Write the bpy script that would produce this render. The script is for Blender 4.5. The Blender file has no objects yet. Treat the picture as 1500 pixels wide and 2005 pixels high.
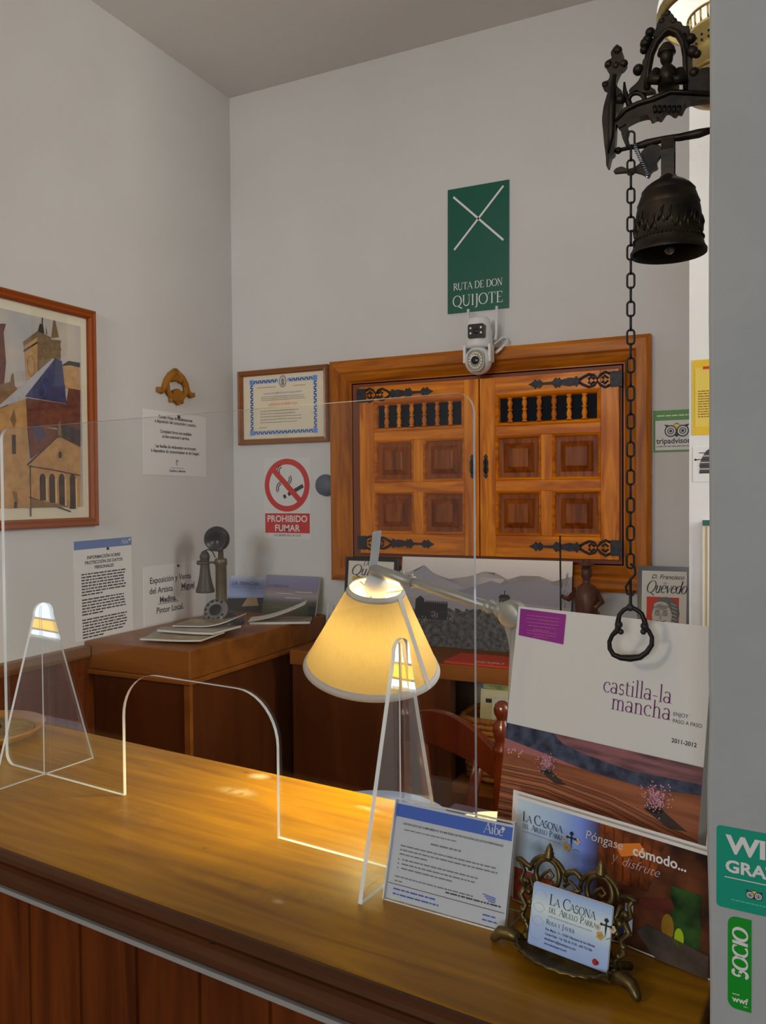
import bpy, math, random
from mathutils import Matrix, Vector
random.seed(7)
R = math.radians
SC = bpy.context.scene
COL = SC.collection

# ---------------------------------------------------------------- camera, world, lights, exposure
F = 1605.0
EYE = Vector((0, 0, 1.53))
def cam_axes(p, r, y):
    p, r, y = R(p), R(r), R(y)
    fw = Vector((math.sin(y)*math.cos(p), math.cos(y)*math.cos(p), math.sin(p)))
    rt = Vector((math.cos(y), -math.sin(y), 0)); up = rt.cross(fw)
    c, s = math.cos(r), math.sin(r)
    return c*rt+s*up, -s*rt+c*up, fw
RT, UP, FW = cam_axes(-1.275, -0.446, -26.08)
cam = bpy.data.cameras.new('camera'); cam_o = bpy.data.objects.new('camera', cam); COL.objects.link(cam_o)
m = Matrix((RT, UP, -FW)).transposed().to_4x4(); m.translation = EYE
cam_o.matrix_world = m
cam.sensor_fit = 'VERTICAL'; cam.sensor_height = 24.0; cam.lens = 24.0*F/2005.0; cam.clip_start = .01
SC.camera = cam_o
SC.view_settings.view_transform = 'Standard'; SC.view_settings.look = 'None'
SC.view_settings.gamma = 1; SC.view_settings.use_curve_mapping = False
SC.view_settings.exposure = 0.0
SC.cycles.transparent_max_bounces = 32
SC.cycles.use_denoising = True
SC.cycles.max_bounces = 10
W = bpy.data.worlds.new('world'); SC.world = W; W.use_nodes = True
W.node_tree.nodes['Background'].inputs[0].default_value = (.80, .82, .85, 1)
W.node_tree.nodes['Background'].inputs[1].default_value = .04
def area(name, loc, target, sx, sy, power, color):
    l = bpy.data.lights.new(name, 'AREA'); l.shape = 'RECTANGLE'; l.size = sx; l.size_y = sy
    l.energy = power; l.color = color
    o = bpy.data.objects.new(name, l); COL.objects.link(o); o.location = loc
    o.rotation_euler = (Vector(target)-Vector(loc)).to_track_quat('-Z', 'Y').to_euler(); return o
area('hall_window_light', (.3, -9.0, 2.7), (-.8, 2.0, 1.7), 3.0, 1.8, 248, (.90, .95, 1))
area('ceiling_fill', (-1.3, -1.2, 2.35), (-1.2, .4, 3.0), .4, .4, 12, (1, .79, .57))  # added warm fill for the ceiling and upper left wall, not a real lamp
area('corridor_window_light', (1.5, 1.45, 2.1), (-.15, 1.75, 1.6), .7, 1.2, 31, (1, .95, .87))

# pixel of the photograph -> point on a plane of the room (the camera above)
def ray(x, y): return FW + RT*((x-750)/F) - UP*((y-1002.5)/F)
def at_z(x, y, z):
    d = ray(x, y); return EYE + d*((z-EYE.z)/d.z)
def at_y(x, y, Y):
    d = ray(x, y); return EYE + d*(Y/d.y)

# ---------------------------------------------------------------- materials
def lin(c):
    c = c/255.0
    return c/12.92 if c <= .04045 else ((c+.055)/1.055)**2.4
def col(r, g, b, k=1.0):      # a colour as it reads under light level k -> surface colour
    return tuple(min(.92, max(.002, lin(x)/k)) for x in (r, g, b)) + (1,)
_M = {}
def mat(name, c, rough=.6, metal=0.0, spec=.4, coat=0.0):
    if name in _M: return _M[name]
    m = bpy.data.materials.new(name); m.use_nodes = True
    b = m.node_tree.nodes['Principled BSDF']
    b.inputs['Base Color'].default_value = c; b.inputs['Roughness'].default_value = rough
    b.inputs['Metallic'].default_value = metal; b.inputs['Specular IOR Level'].default_value = spec
    b.inputs['Coat Weight'].default_value = coat; b.inputs['Coat Roughness'].default_value = .12
    m.diffuse_color = c
    _M[name] = m; return m
def _nodes(m): return m.node_tree.nodes, m.node_tree.links, m.node_tree.nodes['Principled BSDF']
def noisy(name, c1, c2, scale, rough=.6, metal=0.0, bump=0.0, stretch=(1, 1, 1), detail=5, coat=0.0, lo=.35, hi=.65, dist=.0, spec=.4, bscale=None):
    if name in _M: return _M[name]
    m = mat(name, c1, rough, metal, spec, coat); n, l, b = _nodes(m)
    tc = n.new('ShaderNodeTexCoord'); mp = n.new('ShaderNodeMapping'); mp.inputs['Scale'].default_value = stretch
    nz = n.new('ShaderNodeTexNoise'); nz.inputs['Scale'].default_value = scale; nz.inputs['Detail'].default_value = detail
    nz.inputs['Distortion'].default_value = dist
    rp = n.new('ShaderNodeValToRGB'); rp.color_ramp.elements[0].position = lo; rp.color_ramp.elements[1].position = hi
    rp.color_ramp.elements[0].color = c1; rp.color_ramp.elements[1].color = c2
    l.new(tc.outputs['Object'], mp.inputs[0]); l.new(mp.outputs[0], nz.inputs['Vector'])
    l.new(nz.outputs[0], rp.inputs[0]); l.new(rp.outputs[0], b.inputs['Base Color'])
    if bump:
        bp = n.new('ShaderNodeBump'); bp.inputs['Strength'].default_value = bump; bp.inputs['Distance'].default_value = .002
        src = nz
        if bscale:
            src = n.new('ShaderNodeTexNoise'); src.inputs['Scale'].default_value = bscale; src.inputs['Detail'].default_value = 3
            l.new(mp.outputs[0], src.inputs['Vector'])
        l.new(src.outputs[0], bp.inputs['Height']); l.new(bp.outputs[0], b.inputs['Normal'])
    return m
def wood(name, c1, c2, grain='x', scale=9, rough=.42, coat=.15, bump=.15, lo=.3, hi=.7):
    st = {'x': (.09, 1, 1), 'y': (1, .09, 1), 'z': (1, 1, .09)}[grain]
    return noisy(name, c1, c2, scale, rough, 0, bump, st, 8, coat, lo, hi, 1.2, .25)
def gradient(name, axis, stops, rough=.5, spec=.3):   # printed colour running across a sheet, object coordinates
    if name in _M: return _M[name]
    m = mat(name, stops[0][1], rough, 0, spec); n, l, b = _nodes(m)
    tc = n.new('ShaderNodeTexCoord'); sp = n.new('ShaderNodeSeparateXYZ'); mr = n.new('ShaderNodeMapRange')
    rp = n.new('ShaderNodeValToRGB')
    lo, hi = stops[0][0], stops[-1][0]
    mr.inputs['From Min'].default_value = lo; mr.inputs['From Max'].default_value = hi
    l.new(tc.outputs['Object'], sp.inputs[0]); l.new(sp.outputs['XYZ'.index(axis.upper())], mr.inputs['Value'])
    l.new(mr.outputs[0], rp.inputs[0]); l.new(rp.outputs[0], b.inputs['Base Color'])
    e = rp.color_ramp.elements
    while len(e) < len(stops): e.new(.5)
    for q, (p, c) in enumerate(stops): e[q].position = (p-lo)/(hi-lo); e[q].color = c
    return m
def emit(name, c, s):
    if name in _M: return _M[name]
    m = bpy.data.materials.new(name); m.use_nodes = True; n = m.node_tree.nodes; n.clear()
    e = n.new('ShaderNodeEmission'); e.inputs[0].default_value = c; e.inputs[1].default_value = s
    o = n.new('ShaderNodeOutputMaterial'); m.node_tree.links.new(e.outputs[0], o.inputs[0]); _M[name] = m; return m
def clear(name, tint=(.97, .98, .985, 1), edge_glow=0.0, ior=1.49):
    if name in _M: return _M[name]
    m = bpy.data.materials.new(name); m.use_nodes = True; n, l = m.node_tree.nodes, m.node_tree.links; n.clear()
    t = n.new('ShaderNodeBsdfTransparent'); t.inputs[0].default_value = tint
    g = n.new('ShaderNodeBsdfGlossy'); g.inputs['Roughness'].default_value = .02; g.inputs[0].default_value = (1, 1, 1, 1)
    ge = n.new('ShaderNodeNewGeometry'); fr = n.new('ShaderNodeFresnel'); io = n.new('ShaderNodeMix')
    io.inputs[2].default_value = ior; io.inputs[3].default_value = 1/ior
    l.new(ge.outputs['Backfacing'], io.inputs[0]); l.new(io.outputs[0], fr.inputs[0])
    mx = n.new('ShaderNodeMixShader'); l.new(fr.outputs[0], mx.inputs[0]); l.new(t.outputs[0], mx.inputs[1]); l.new(g.outputs[0], mx.inputs[2])
    out = n.new('ShaderNodeOutputMaterial'); last = mx
    if edge_glow:  # pale diffuse stands in for light guided out at the sheet's edges
        d = n.new('ShaderNodeBsdfDiffuse'); d.inputs[0].default_value = (.9, .95, .97, 1)
        m2 = n.new('ShaderNodeMixShader'); m2.inputs[0].default_value = edge_glow
        l.new(mx.outputs[0], m2.inputs[1]); l.new(d.outputs[0], m2.inputs[2]); last = m2
    l.new(last.outputs[0], out.inputs[0]); _M[name] = m; return m

K = .42
PLASTER = noisy('white_plaster', (.68, .67, .655, 1), (.71, .705, .695, 1), 3.0, .85, bump=.25, bscale=55, spec=.2)
CEIL = noisy('ceiling_paint', (.74, .725, .70, 1), (.77, .755, .735, 1), 2.0, .9, bump=.15, bscale=40, spec=.2)
PILLARP = noisy('shaded_plaster', (.40, .43, .445, 1), (.44, .47, .48, 1), 8.0, .8, bump=.4, bscale=60, spec=.2)  # white plaster coloured darker, shade on the near wall end put into it
BRIGHTP = noisy('lit_plaster', (.80, .80, .80, 1), (.84, .84, .84, 1), 3.0, .85, bump=.25, bscale=55, spec=.2)  # white plaster lightened, extra daylight on the right wall put into its colour
FLOORM = noisy('terracotta_floor', col(92, 52, 34), col(110, 66, 44), 5, .5)
HONEY = wood('honey_pine', col(112, 74, 5, .74), col(150, 108, 10, .74), 'x', 34, .36, .06, .06)
DKWOOD_X = wood('dark_stained_wood', col(46, 23, 7, .68), col(74, 40, 13, .68), 'x', 22, .45, .05)
DKWOOD_Z = wood('dark_stained_boards', col(58, 24, 7, .56), col(92, 44, 13, .56), 'z', 26, .45, .05)
CHESTW = wood('brown_chest_wood', col(90, 50, 16, .52), col(112, 66, 24, .52), 'x', 10, .42, .08)
CHESTD = wood('brown_chest_board', col(60, 28, 10, .6), col(78, 40, 15, .6), 'z', 10, .45, .05)
PINE_X = wood('orange_pine_rail', col(128, 64, 7, .44), col(168, 98, 14, .44), 'x', 34, .4, .06, .1, .36, .64)
PINE_Z = wood('orange_pine_stile', col(128, 64, 7, .44), col(168, 100, 14, .44), 'z', 34, .4, .06, .1, .36, .64)
PINE_R = wood('reddish_pine_panel', col(82, 36, 6, .52), col(118, 60, 11, .52), 'z', 40, .4, .06, .1, .36, .64)
PINE_F = wood('frame_pine', col(108, 56, 7, .50), col(146, 84, 14, .50), 'x', 30, .4, .06, .1, .36, .64)
PINE_FZ = wood('frame_pine_upright', col(108, 56, 7, .50), col(146, 84, 14, .50), 'z', 30, .4, .06, .1, .36, .64)
IRON = noisy('black_iron', col(22, 22, 26, K), col(34, 34, 38, K), 90, .5, .3, .3)
BRONZE = noisy('dark_bronze', (.007, .006, .006, 1), (.032, .023, .012, 1), 45, .45, .5, .35)
BRASS = noisy('old_brass', (.075, .055, .020, 1), (.19, .14, .05, 1), 60, .38, .75, .2)
GOLD = noisy('lamp_brass', (.42, .32, .13, 1), (.55, .43, .18, 1), 30, .3, .85)
PAPER = mat('white_paper', (.82, .81, .80, 1), .7)
WHITE = mat('white_print', (.82, .82, .81, 1), .6)
CREAM = mat('cream_paper', (.76, .72, .62, 1), .7)
INK = mat('black_ink', (.03, .03, .035, 1), .6)
GREYINK = mat('grey_ink', (.24, .24, .26, 1), .6)
BLUEINK = mat('blue_ink', col(40, 70, 140, .45), .6)
RED = mat('red_print', (.62, .03, .03, 1), .5)
ACR = clear('clear_acrylic'); ACRE = clear('acrylic_edge', (.96, .98, 1, 1), .88)
PANE = clear('picture_glass', (.99, .99, .99, 1))
ALU = mat('brushed_aluminium', (.40, .40, .37, 1), .42, .45)
WPLAST = mat('white_plastic', (.80, .80, .80, 1), .35)
BLKPL = mat('black_plastic', (.015, .015, .018, 1), .25)

# ---------------------------------------------------------------- mesh builder
class MB:
    def __init__(s): s.v = []; s.f = []; s.m = []; s.sm = []
    def add(s, vs, fs, m, smooth=False, M=None):
        o = len(s.v)
        s.v += [tuple(M @ Vector(v)) if M is not None else tuple(v) for v in vs]
        for f in fs: s.f.append([i+o for i in f]); s.m.append(m); s.sm.append(smooth)
        return s
    def box(s, x0, y0, z0, x1, y1, z1, m, M=None):
        v = [(x, y, z) for z in (z0, z1) for y in (y0, y1) for x in (x0, x1)]
        return s.add(v, [(0, 2, 3, 1), (4, 5, 7, 6), (0, 1, 5, 4), (2, 6, 7, 3), (0, 4, 6, 2), (1, 3, 7, 5)], m, False, M)
    def tube(s, pts, r, m, seg=10, closed=False, M=None, flat=1.0):
        pts = [Vector(p) for p in pts]; n = len(pts)
        rr = list(r) if isinstance(r, (list, tuple)) else [r]*n
        vs = []; fs = []; ref = None
        for i in range(n):
            a = pts[i-1] if (i > 0 or closed) else pts[i]; b = pts[(i+1) % n] if (i < n-1 or closed) else pts[i]
            t = (b-a).normalized() if (b-a).length > 1e-9 else Vector((0, 0, 1))
            if ref is None: ref = Vector((0, 0, 1)) if abs(t.z) < .9 else Vector((0, 1, 0))
            p = ref - t*ref.dot(t)
            if p.length < 1e-6: p = t.orthogonal()
            p.normalize(); q = t.cross(p); ref = p
            for k in range(seg):
                an = 2*math.pi*k/seg; vs.append(pts[i] + (p*math.cos(an) + q*math.sin(an)*flat)*rr[i])
        for i in range(n if closed else n-1):
            j = (i+1) % n
            for k in range(seg):
                k2 = (k+1) % seg; fs.append((i*seg+k, i*seg+k2, j*seg+k2, j*seg+k))
        s.add(vs, fs, m, True, M)
        if not closed:
            o = len(s.v)-len(vs)
            s.f += [[o+k for k in range(seg)][::-1], [o+(n-1)*seg+k for k in range(seg)]]; s.m += [m, m]; s.sm += [False, False]
        return s
    def lathe(s, prof, m, seg=28, M=None, cap=True, smooth=True):
        vs = []; fs = []; n = len(prof)
        for r, z in prof:
            for k in range(seg):
                a = 2*math.pi*k/seg; vs.append((r*math.cos(a), r*math.sin(a), z))
        for i in range(n-1):
            for k in range(seg):
                k2 = (k+1) % seg; fs.append((i*seg+k, i*seg+k2, (i+1)*seg+k2, (i+1)*seg+k))
        s.add(vs, fs, m, smooth, M)
        if cap:
            o = len(s.v)-len(vs)
            for idx, rev in ((0, True), (n-1, False)):
                if prof[idx][0] > 1e-6:
                    f = [o+idx*seg+k for k in range(seg)]; s.f.append(f[::-1] if rev else f); s.m.append(m); s.sm.append(False)
        return s
    def ball(s, c, r, m, M=None, sx=1, sy=1, sz=1, seg=16):
        n = max(6, seg//2)
        pr = [(max(1e-5, r*math.sin(math.pi*i/n)), -r*math.cos(math.pi*i/n)) for i in range(n+1)]
        T = Matrix.Translation(c) @ Matrix.Diagonal((sx, sy, sz, 1))
        return s.lathe(pr, m, seg, (M @ T) if M is not None else T, cap=False)
    def prism(s, poly, z0, z1, m, M=None, edge=None):
        n = len(poly); a = sum(poly[i][0]*poly[(i+1) % n][1]-poly[(i+1) % n][0]*poly[i][1] for i in range(n))
        if a < 0: poly = poly[::-1]
        v = [(p[0], p[1], z0) for p in poly] + [(p[0], p[1], z1) for p in poly]
        s.add(v, [list(range(n))[::-1], list(range(n, 2*n))], m, False, M)
        o = len(s.v)-2*n
        for i in range(n):
            j = (i+1) % n; s.f.append([o+i, o+j, o+n+j, o+n+i]); s.m.append(edge or m); s.sm.append(False)
        return s
    # ---- flat printing on the +z face of a sheet
    def poly(s, pts, m, z=.0004, M=None):
        n = len(pts); a = sum(pts[i][0]*pts[(i+1) % n][1]-pts[(i+1) % n][0]*pts[i][1] for i in range(n))
        if a < 0: pts = pts[::-1]
        return s.add([(p[0], p[1], z) for p in pts], [list(range(n))], m, False, M)
    def rect(s, x0, y0, x1, y1, m, z=.0004, M=None): return s.poly([(x0, y0), (x1, y0), (x1, y1), (x0, y1)], m, z, M)
    def disc(s, x, y, r, m, z=.0004, seg=24, ry=None, M=None):
        return s.poly([(x+r*math.cos(2*math.pi*k/seg), y+(ry or r)*math.sin(2*math.pi*k/seg)) for k in range(seg)], m, z, M)
    def ring(s, x, y, r, w, m, z=.0004, a0=0, a1=360, seg=36, ry=None):
        return s.stroke([(x+r*math.cos(R(a0+(a1-a0)*k/seg)), y+(ry or r)*math.sin(R(a0+(a1-a0)*k/seg))) for k in range(seg+1)], w, m, z)
    def stroke(s, pts, w, m, z=.0004):
        n = len(pts); ws = w if isinstance(w, (list, tuple)) else [w]*n; vs = []
        for i in range(n):
            a = pts[max(0, i-1)]; b = pts[min(n-1, i+1)]; dx, dy = b[0]-a[0], b[1]-a[1]; L = math.hypot(dx, dy) or 1
            nx, ny = -dy/L*ws[i]/2, dx/L*ws[i]/2
            vs += [(pts[i][0]+nx, pts[i][1]+ny, z), (pts[i][0]-nx, pts[i][1]-ny, z)]
        return s.add(vs, [(2*i, 2*i+1, 2*i+3, 2*i+2) for i in range(n-1)], m)
    def text(s, t, x, y, size, m, align='CENTER', z=.0004, bold=0.0, shear=0.0, sx=1.0, M=None):
        c = bpy.data.curves.new('writing', 'FONT'); c.body = t; c.size = size; c.align_x = align; c.offset = bold; c.shear = shear
        c.resolution_u = 3
        o = bpy.data.objects.new('writing', c); me = bpy.data.meshes.new_from_object(o)
        T = Matrix.Translation((x, y, z)) @ Matrix.Diagonal((sx, 1, 1, 1))
        s.add([v.co for v in me.vertices], [list(p.vertices) for p in me.polygons], m, False, T if M is None else M @ T)
        bpy.data.objects.remove(o); bpy.data.curves.remove(c); bpy.data.meshes.remove(me); return s
    def lines(s, x0, y0, x1, dy, n, h, m, z=.0004, last=.7, ragged=.06, centred=False):  # rows of print too small to read
        for k in range(n):
            y = y0-k*dy; xe = x1-(x1-x0)*random.uniform(0, ragged); xs = x0
            if k == n-1: xe = x0+(x1-x0)*last
            if centred: d = (x1-xe)/2; xs = x0+d; xe = x1-d
            x = xs
            while x < xe-h:
                w = min(random.uniform(1.5, 6)*h, xe-x); s.rect(x, y, x+w, y+h, m, z); x += w+h*.7
        return s
    def build(s, name, parent=None, M=None, bevel=0.0, seg=2):
        me = bpy.data.meshes.new(name); me.from_pydata(s.v, [], s.f)
        ms = []
        for q in s.m:
            if q not in ms: ms.append(q)
        for q in ms: me.materials.append(q)
        me.polygons.foreach_set('material_index', [ms.index(q) for q in s.m])
        me.polygons.foreach_set('use_smooth', s.sm); me.update()
        o = bpy.data.objects.new(name, me); COL.objects.link(o)
        if parent: o.parent = parent
        if M is not None: o.matrix_local = M
        if bevel:
            b = o.modifiers.new('bevel', 'BEVEL'); b.width = bevel; b.segments = seg; b.limit_method = 'ANGLE'; b.angle_limit = R(40)
        return o
def tag(o, label, cat, group=None):
    o['label'] = label; o['category'] = cat
    if group: o['group'] = group
    return o
def thing(name, M, label, cat, group=None):
    o = bpy.data.objects.new(name, None); COL.objects.link(o); o.matrix_world = M; o.empty_display_size = .02
    return tag(o, label, cat, group)
def struct(o): o['kind'] = 'structure'; return o
def basis(o, x, y):
    x = Vector(x).normalized(); y = Vector(y); y = (y-x*y.dot(x)).normalized(); z = x.cross(y)
    M = Matrix((x, y, z)).transposed().to_4x4(); M.translation = Vector(o); return M
def on_back(X, Z, Y=2.54): return basis((X, Y, Z), (1, 0, 0), (0, 0, 1))       # sheet against the back wall, +z towards the room
def on_left(Y, Z, X=-1.87): return basis((X, Y, Z), (0, 1, 0), (0, 0, 1))
def leaning(B, ang, lean):
    u = Vector((math.cos(R(ang)), math.sin(R(ang)), 0)); n = Vector((-u.y, u.x, 0))
    return basis(B, u, Vector((0, 0, 1))*math.cos(R(lean)) + n*math.sin(R(lean)))
def turned(x, y, z, deg=0): return Matrix.Translation((x, y, z)) @ Matrix.Rotation(R(deg), 4, 'Z')

# ---------------------------------------------------------------- serif lettering drawn stroke by stroke
K1, N1 = .115, .042
def _l(*a): return ('l',)+a
GL = {
 'A': (.80, [('l', .04, 0, .40, 1, N1), ('l', .38, 1, .76, 0, K1), ('l', .17, .34, .63, .34, N1), ('s', .04, 0), ('s', .76, 0)]),
 'B': (.68, [('l', .16, 0, .16, 1, K1), ('a', .30, .755, .22, .245, -90, 90, 1), ('a', .30, .265, .29, .265, -90, 90, 1), ('l', .05, 1, .3, 1, N1), ('l', .05, 0, .3, 0, N1), ('l', .16, .52, .3, .52, N1)]),
 'C': (.78, [('a', .46, .5, .41, .51, 50, 310, 1), ('l', .72, .72, .72, .96, N1)]),
 'D': (.86, [('l', .16, 0, .16, 1, K1), ('a', .36, .5, .42, .5, -90, 90, 1), ('l', .05, 1, .36, 1, N1), ('l', .05, 0, .36, 0, N1)]),
 'E': (.66, [('l', .16, 0, .16, 1, K1), ('l', .05, 1, .56, 1, N1), ('l', .05, 0, .60, 0, N1), ('l', .16, .52, .46, .52, N1), ('l', .56, .82, .56, 1, N1), ('l', .60, 0, .60, .2, N1)]),
 'F': (.62, [('l', .16, 0, .16, 1, K1), ('l', .05, 1, .58, 1, N1), ('l', .16, .52, .46, .52, N1), ('l', .58, .82, .58, 1, N1), ('s', .16, 0)]),
 'I': (.34, [('l', .17, 0, .17, 1, K1), ('s', .17, 0), ('s', .17, 1)]),
 'J': (.36, [('l', .22, -.05, .22, 1, K1), ('a', .06, -.06, .16, .2, -100, 0, 1), ('s', .22, 1)]),
 'L': (.62, [('l', .16, 0, .16, 1, K1), ('l', .05, 0, .56, 0, N1), ('l', .56, 0, .58, .22, N1), ('s', .16, 1)]),
 'M': (.98, [('l', .12, 0, .16, 1, N1), ('l', .16, 1, .49, 0, K1), ('l', .49, 0, .82, 1, N1), ('l', .84, 1, .86, 0, K1), ('s', .12, 0), ('s', .86, 0)]),
 'N': (.84, [('l', .13, 0, .13, 1, N1), ('l', .13, 1, .70, 0, K1), ('l', .70, 0, .70, 1, N1), ('s', .13, 0), ('s', .11, 1), ('s', .70, 1)]),
 'O': (.90, [('a', .45, .5, .40, .51, 0, 360, 1)]),
 'Q': (.92, [('a', .45, .5, .40, .51, 0, 360, 1), ('l', .48, .02, .95, -.24, K1*.8)]),
 'P': (.62, [('l', .16, 0, .16, 1, K1), ('a', .28, .74, .27, .26, -90, 90, 1), ('l', .05, 1, .28, 1, N1), ('l', .16, .48, .28, .48, N1), ('s', .16, 0)]),
 'R': (.74, [('l', .16, 0, .16, 1, K1), ('a', .28, .75, .25, .25, -90, 90, 1), ('l', .05, 1, .28, 1, N1), ('l', .16, .5, .28, .5, N1), ('s', .16, 0), ('l', .34, .5, .74, 0, K1)]),
 'S': (.58, [('a', .29, .745, .21, .25, 30, 250, 2), ('a', .28, .255, .24, .255, -150, 80, 2)]),
 'T': (.74, [('l', .37, 0, .37, 1, K1), ('l', .04, 1, .70, 1, N1), ('l', .04, .8, .05, 1, N1), ('l', .69, 1, .70, .8, N1), ('s', .37, 0)]),
 'U': (.84, [('l', .14, .34, .14, 1, K1), ('a', .41, .34, .27, .35, 180, 360, 0), ('l', .68, .34, .68, 1, N1), ('s', .14, 1), ('s', .68, 1)]),
 'V': (.80, [('l', .06, 1, .40, 0, K1), ('l', .40, 0, .74, 1, N1), ('s', .06, 1), ('s', .74, 1)]),
 'Y': (.74, [('l', .05, 1, .37, .48, K1), ('l', .37, .48, .68, 1, N1), ('l', .37, 0, .37, .5, K1), ('s', .05, 1), ('s', .68, 1), ('s', .37, 0)]),
 'a': (.52, [('a', .22, .17, .17, .17, 0, 360, 1), ('l', .40, .0, .40, .45, K1), ('a', .24, .45, .16, .18, 0, 150, 1), ('l', .40, .02, .50, .02, N1)]),
 'b': (.58, [('l', .13, 0, .13, 1.02, K1), ('a', .30, .31, .23, .31, 0, 360, 1), ('l', .03, 1.0, .13, 1.02, N1)]),
 'c': (.48, [('a', .27, .31, .22, .31, 50, 310, 1), ('d', .41, .50)]),
 'd': (.58, [('l', .44, 0, .44, 1.02, K1), ('a', .27, .31, .22, .31, 0, 360, 1), ('l', .34, 1.0, .44, 1.02, N1), ('l', .44, .02, .55, .02, N1)]),
 'e': (.50, [('a', .26, .31, .21, .31, 10, 320, 1), ('l', .06, .36, .46, .36, N1)]),
 'f': (.34, [('l', .15, 0, .15, .82, K1), ('a', .27, .82, .12, .2, 60, 180, 1), ('l', .02, .6, .32, .6, N1), ('s', .15, 0)]),
 'h': (.60, [('l', .14, 0, .14, 1.02, K1), ('a', .29, .40, .16, .22, 0, 160, 1), ('l', .45, 0, .45, .4, K1), ('s', .14, 0), ('s', .45, 0)]),
 'i': (.28, [('l', .14, 0, .14, .62, K1), ('l', .04, .60, .14, .62, N1), ('s', .14, 0), ('d', .14, .88)]),
 'j': (.28, [('l', .14, -.15, .14, .62, K1), ('a', .02, -.15, .12, .16, -120, 0, 1), ('d', .14, .88)]),
 'l': (.28, [('l', .14, 0, .14, 1.02, K1), ('l', .04, 1.0, .14, 1.02, N1), ('s', .14, 0)]),
 'm': (.88, [('l', .14, 0, .14, .62, K1), ('a', .29, .40, .15, .22, 0, 160, 1), ('l', .44, 0, .44, .4, K1), ('a', .59, .40, .15, .22, 0, 160, 1), ('l', .74, 0, .74, .4, K1), ('s', .14, 0), ('s', .44, 0), ('s', .74, 0), ('l', .03, .6, .14, .62, N1)]),
 'n': (.60, [('l', .14, 0, .14, .62, K1), ('a', .29, .40, .16, .22, 0, 160, 1), ('l', .45, 0, .45, .4, K1), ('s', .14, 0), ('s', .45, 0), ('l', .03, .6, .14, .62, N1)]),
 'o': (.56, [('a', .28, .31, .23, .32, 0, 360, 1)]),
 'r': (.42, [('l', .14, 0, .14, .62, K1), ('a', .28, .42, .13, .19, 50, 165, 1), ('d', .37, .56), ('s', .14, 0)]),
 's': (.42, [('a', .21, .46, .13, .155, 30, 260, 2), ('a', .20, .155, .15, .155, -150, 80, 2)]),
 't': (.36, [('l', .14, .1, .14, .80, K1), ('a', .25, .12, .11, .12, 180, 310, 1), ('l', .02, .61, .34, .61, N1)]),
 'u': (.58, [('l', .12, .22, .12, .62, K1), ('a', .27, .22, .15, .22, 180, 340, 0), ('l', .43, 0, .43, .62, K1), ('l', .43, .02, .54, .02, N1)]),
 'v': (.54, [('l', .06, .62, .27, 0, K1), ('l', .27, 0, .48, .62, N1)]),
 'y': (.54, [('l', .06, .62, .27, 0, K1), ('l', .48, .62, .22, -.28, N1), ('d', .16, -.26)]),
 '-': (.40, [('l', .06, .28, .34, .28, .06)]), '.': (.24, [('d', .1, .04)]), ' ': (.34, []),
}
def serif_w(t, sp=.0): return sum(GL[c][0]+sp for c in t)
def serif(mb, t, x, y, h, m, z=.0004, align='L', width=None, sp=.0, shear=0.0, bold=1.0, M2=None):
    sx = (width/serif_w(t, sp)) if width else h
    tot = serif_w(t, sp)*sx
    if align == 'C': x -= tot/2
    if align == 'R': x -= tot
    def P(px, py):
        q = (x+(px)*sx+shear*py*h, y+py*h)
        return M2(*q) if M2 else q
    wsc = (sx+h)/2*bold
    for ch in t:
        adv, st = GL[ch]
        for g in st:
            if g[0] == 'l': mb.stroke([P(g[1], g[2]), P(g[3], g[4])], g[5]*wsc, m, z)
            elif g[0] == 's': mb.stroke([P(g[1]-.11, g[2]), P(g[1]+.11, g[2])], N1*wsc, m, z)
            elif g[0] == 'd':
                px, py = P(g[1], g[2]); mb.disc(px, py, .065*wsc, m, z, 10)
            else:
                _, cx, cy, rx, ry, a0, a1, mode = g; n = 18; pts = []; ws = []
                for k in range(n+1):
                    a = R(a0+(a1-a0)*k/n); pts.append(P(cx+rx*math.cos(a), cy+ry*math.sin(a)))
                    c = abs(math.cos(a)) if mode == 1 else (abs(math.sin(a))*.7+.2 if mode == 2 else abs(math.sin(a))*.4+.2)
                    ws.append((N1+(K1-N1)*c)*wsc)
                mb.stroke(pts, ws, m, z)
        x += (adv+sp)*sx
    return tot

# ================================================================ THE ROOM
def slab(name, x0, y0, z0, x1, y1, z1, m, bevel=0):
    return struct(MB().box(x0, y0, z0, x1, y1, z1, m).build(name, bevel=bevel))
slab('floor', -1.97, -3.2, -.1, 2.2, 2.64, 0, FLOORM)
slab('wall_left', -1.97, -3.2, 0, -1.87, 2.54, 3.015, PLASTER)
slab('wall_back', -1.97, 2.54, 0, 1.6, 2.64, 3.015, PLASTER)
slab('ceiling', -1.97, -3.2, 3.015, 2.2, 2.64, 3.1, CEIL)
# wall beyond the counter's end, with a bright window low in it
w = MB(); WX0, WX1, WZ0, WZ1 = .30, 1.0, .99, 1.28
w.box(-.186, 1.9, 0, WX0, 2.54, 3.015, BRIGHTP); w.box(WX1, 1.9, 0, 1.6, 2.54, 3.015, BRIGHTP)
w.box(WX0, 1.9, 0, WX1, 2.54, WZ0, BRIGHTP); w.box(WX0, 1.9, WZ1, WX1, 2.54, 3.015, BRIGHTP)
struct(w.build('wall_right'))
w = MB(); w.box(WX0, 1.93, WZ0, WX1, 1.95, WZ0+.022, emit('window_daylight', (.80, .91, 1, 1), 13))
w.box(WX0, 1.93, WZ0+.026, WX1, 1.95, WZ0+.065, emit('window_yellow_pane', (1, .56, .01, 1), 13))
w.box(WX0, 1.93, WZ0+.070, WX1, 1.95, WZ1, emit('window_daylight', (.80, .91, 1, 1), 13))
win = struct(w.build('window_1'))
f = MB()
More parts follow.
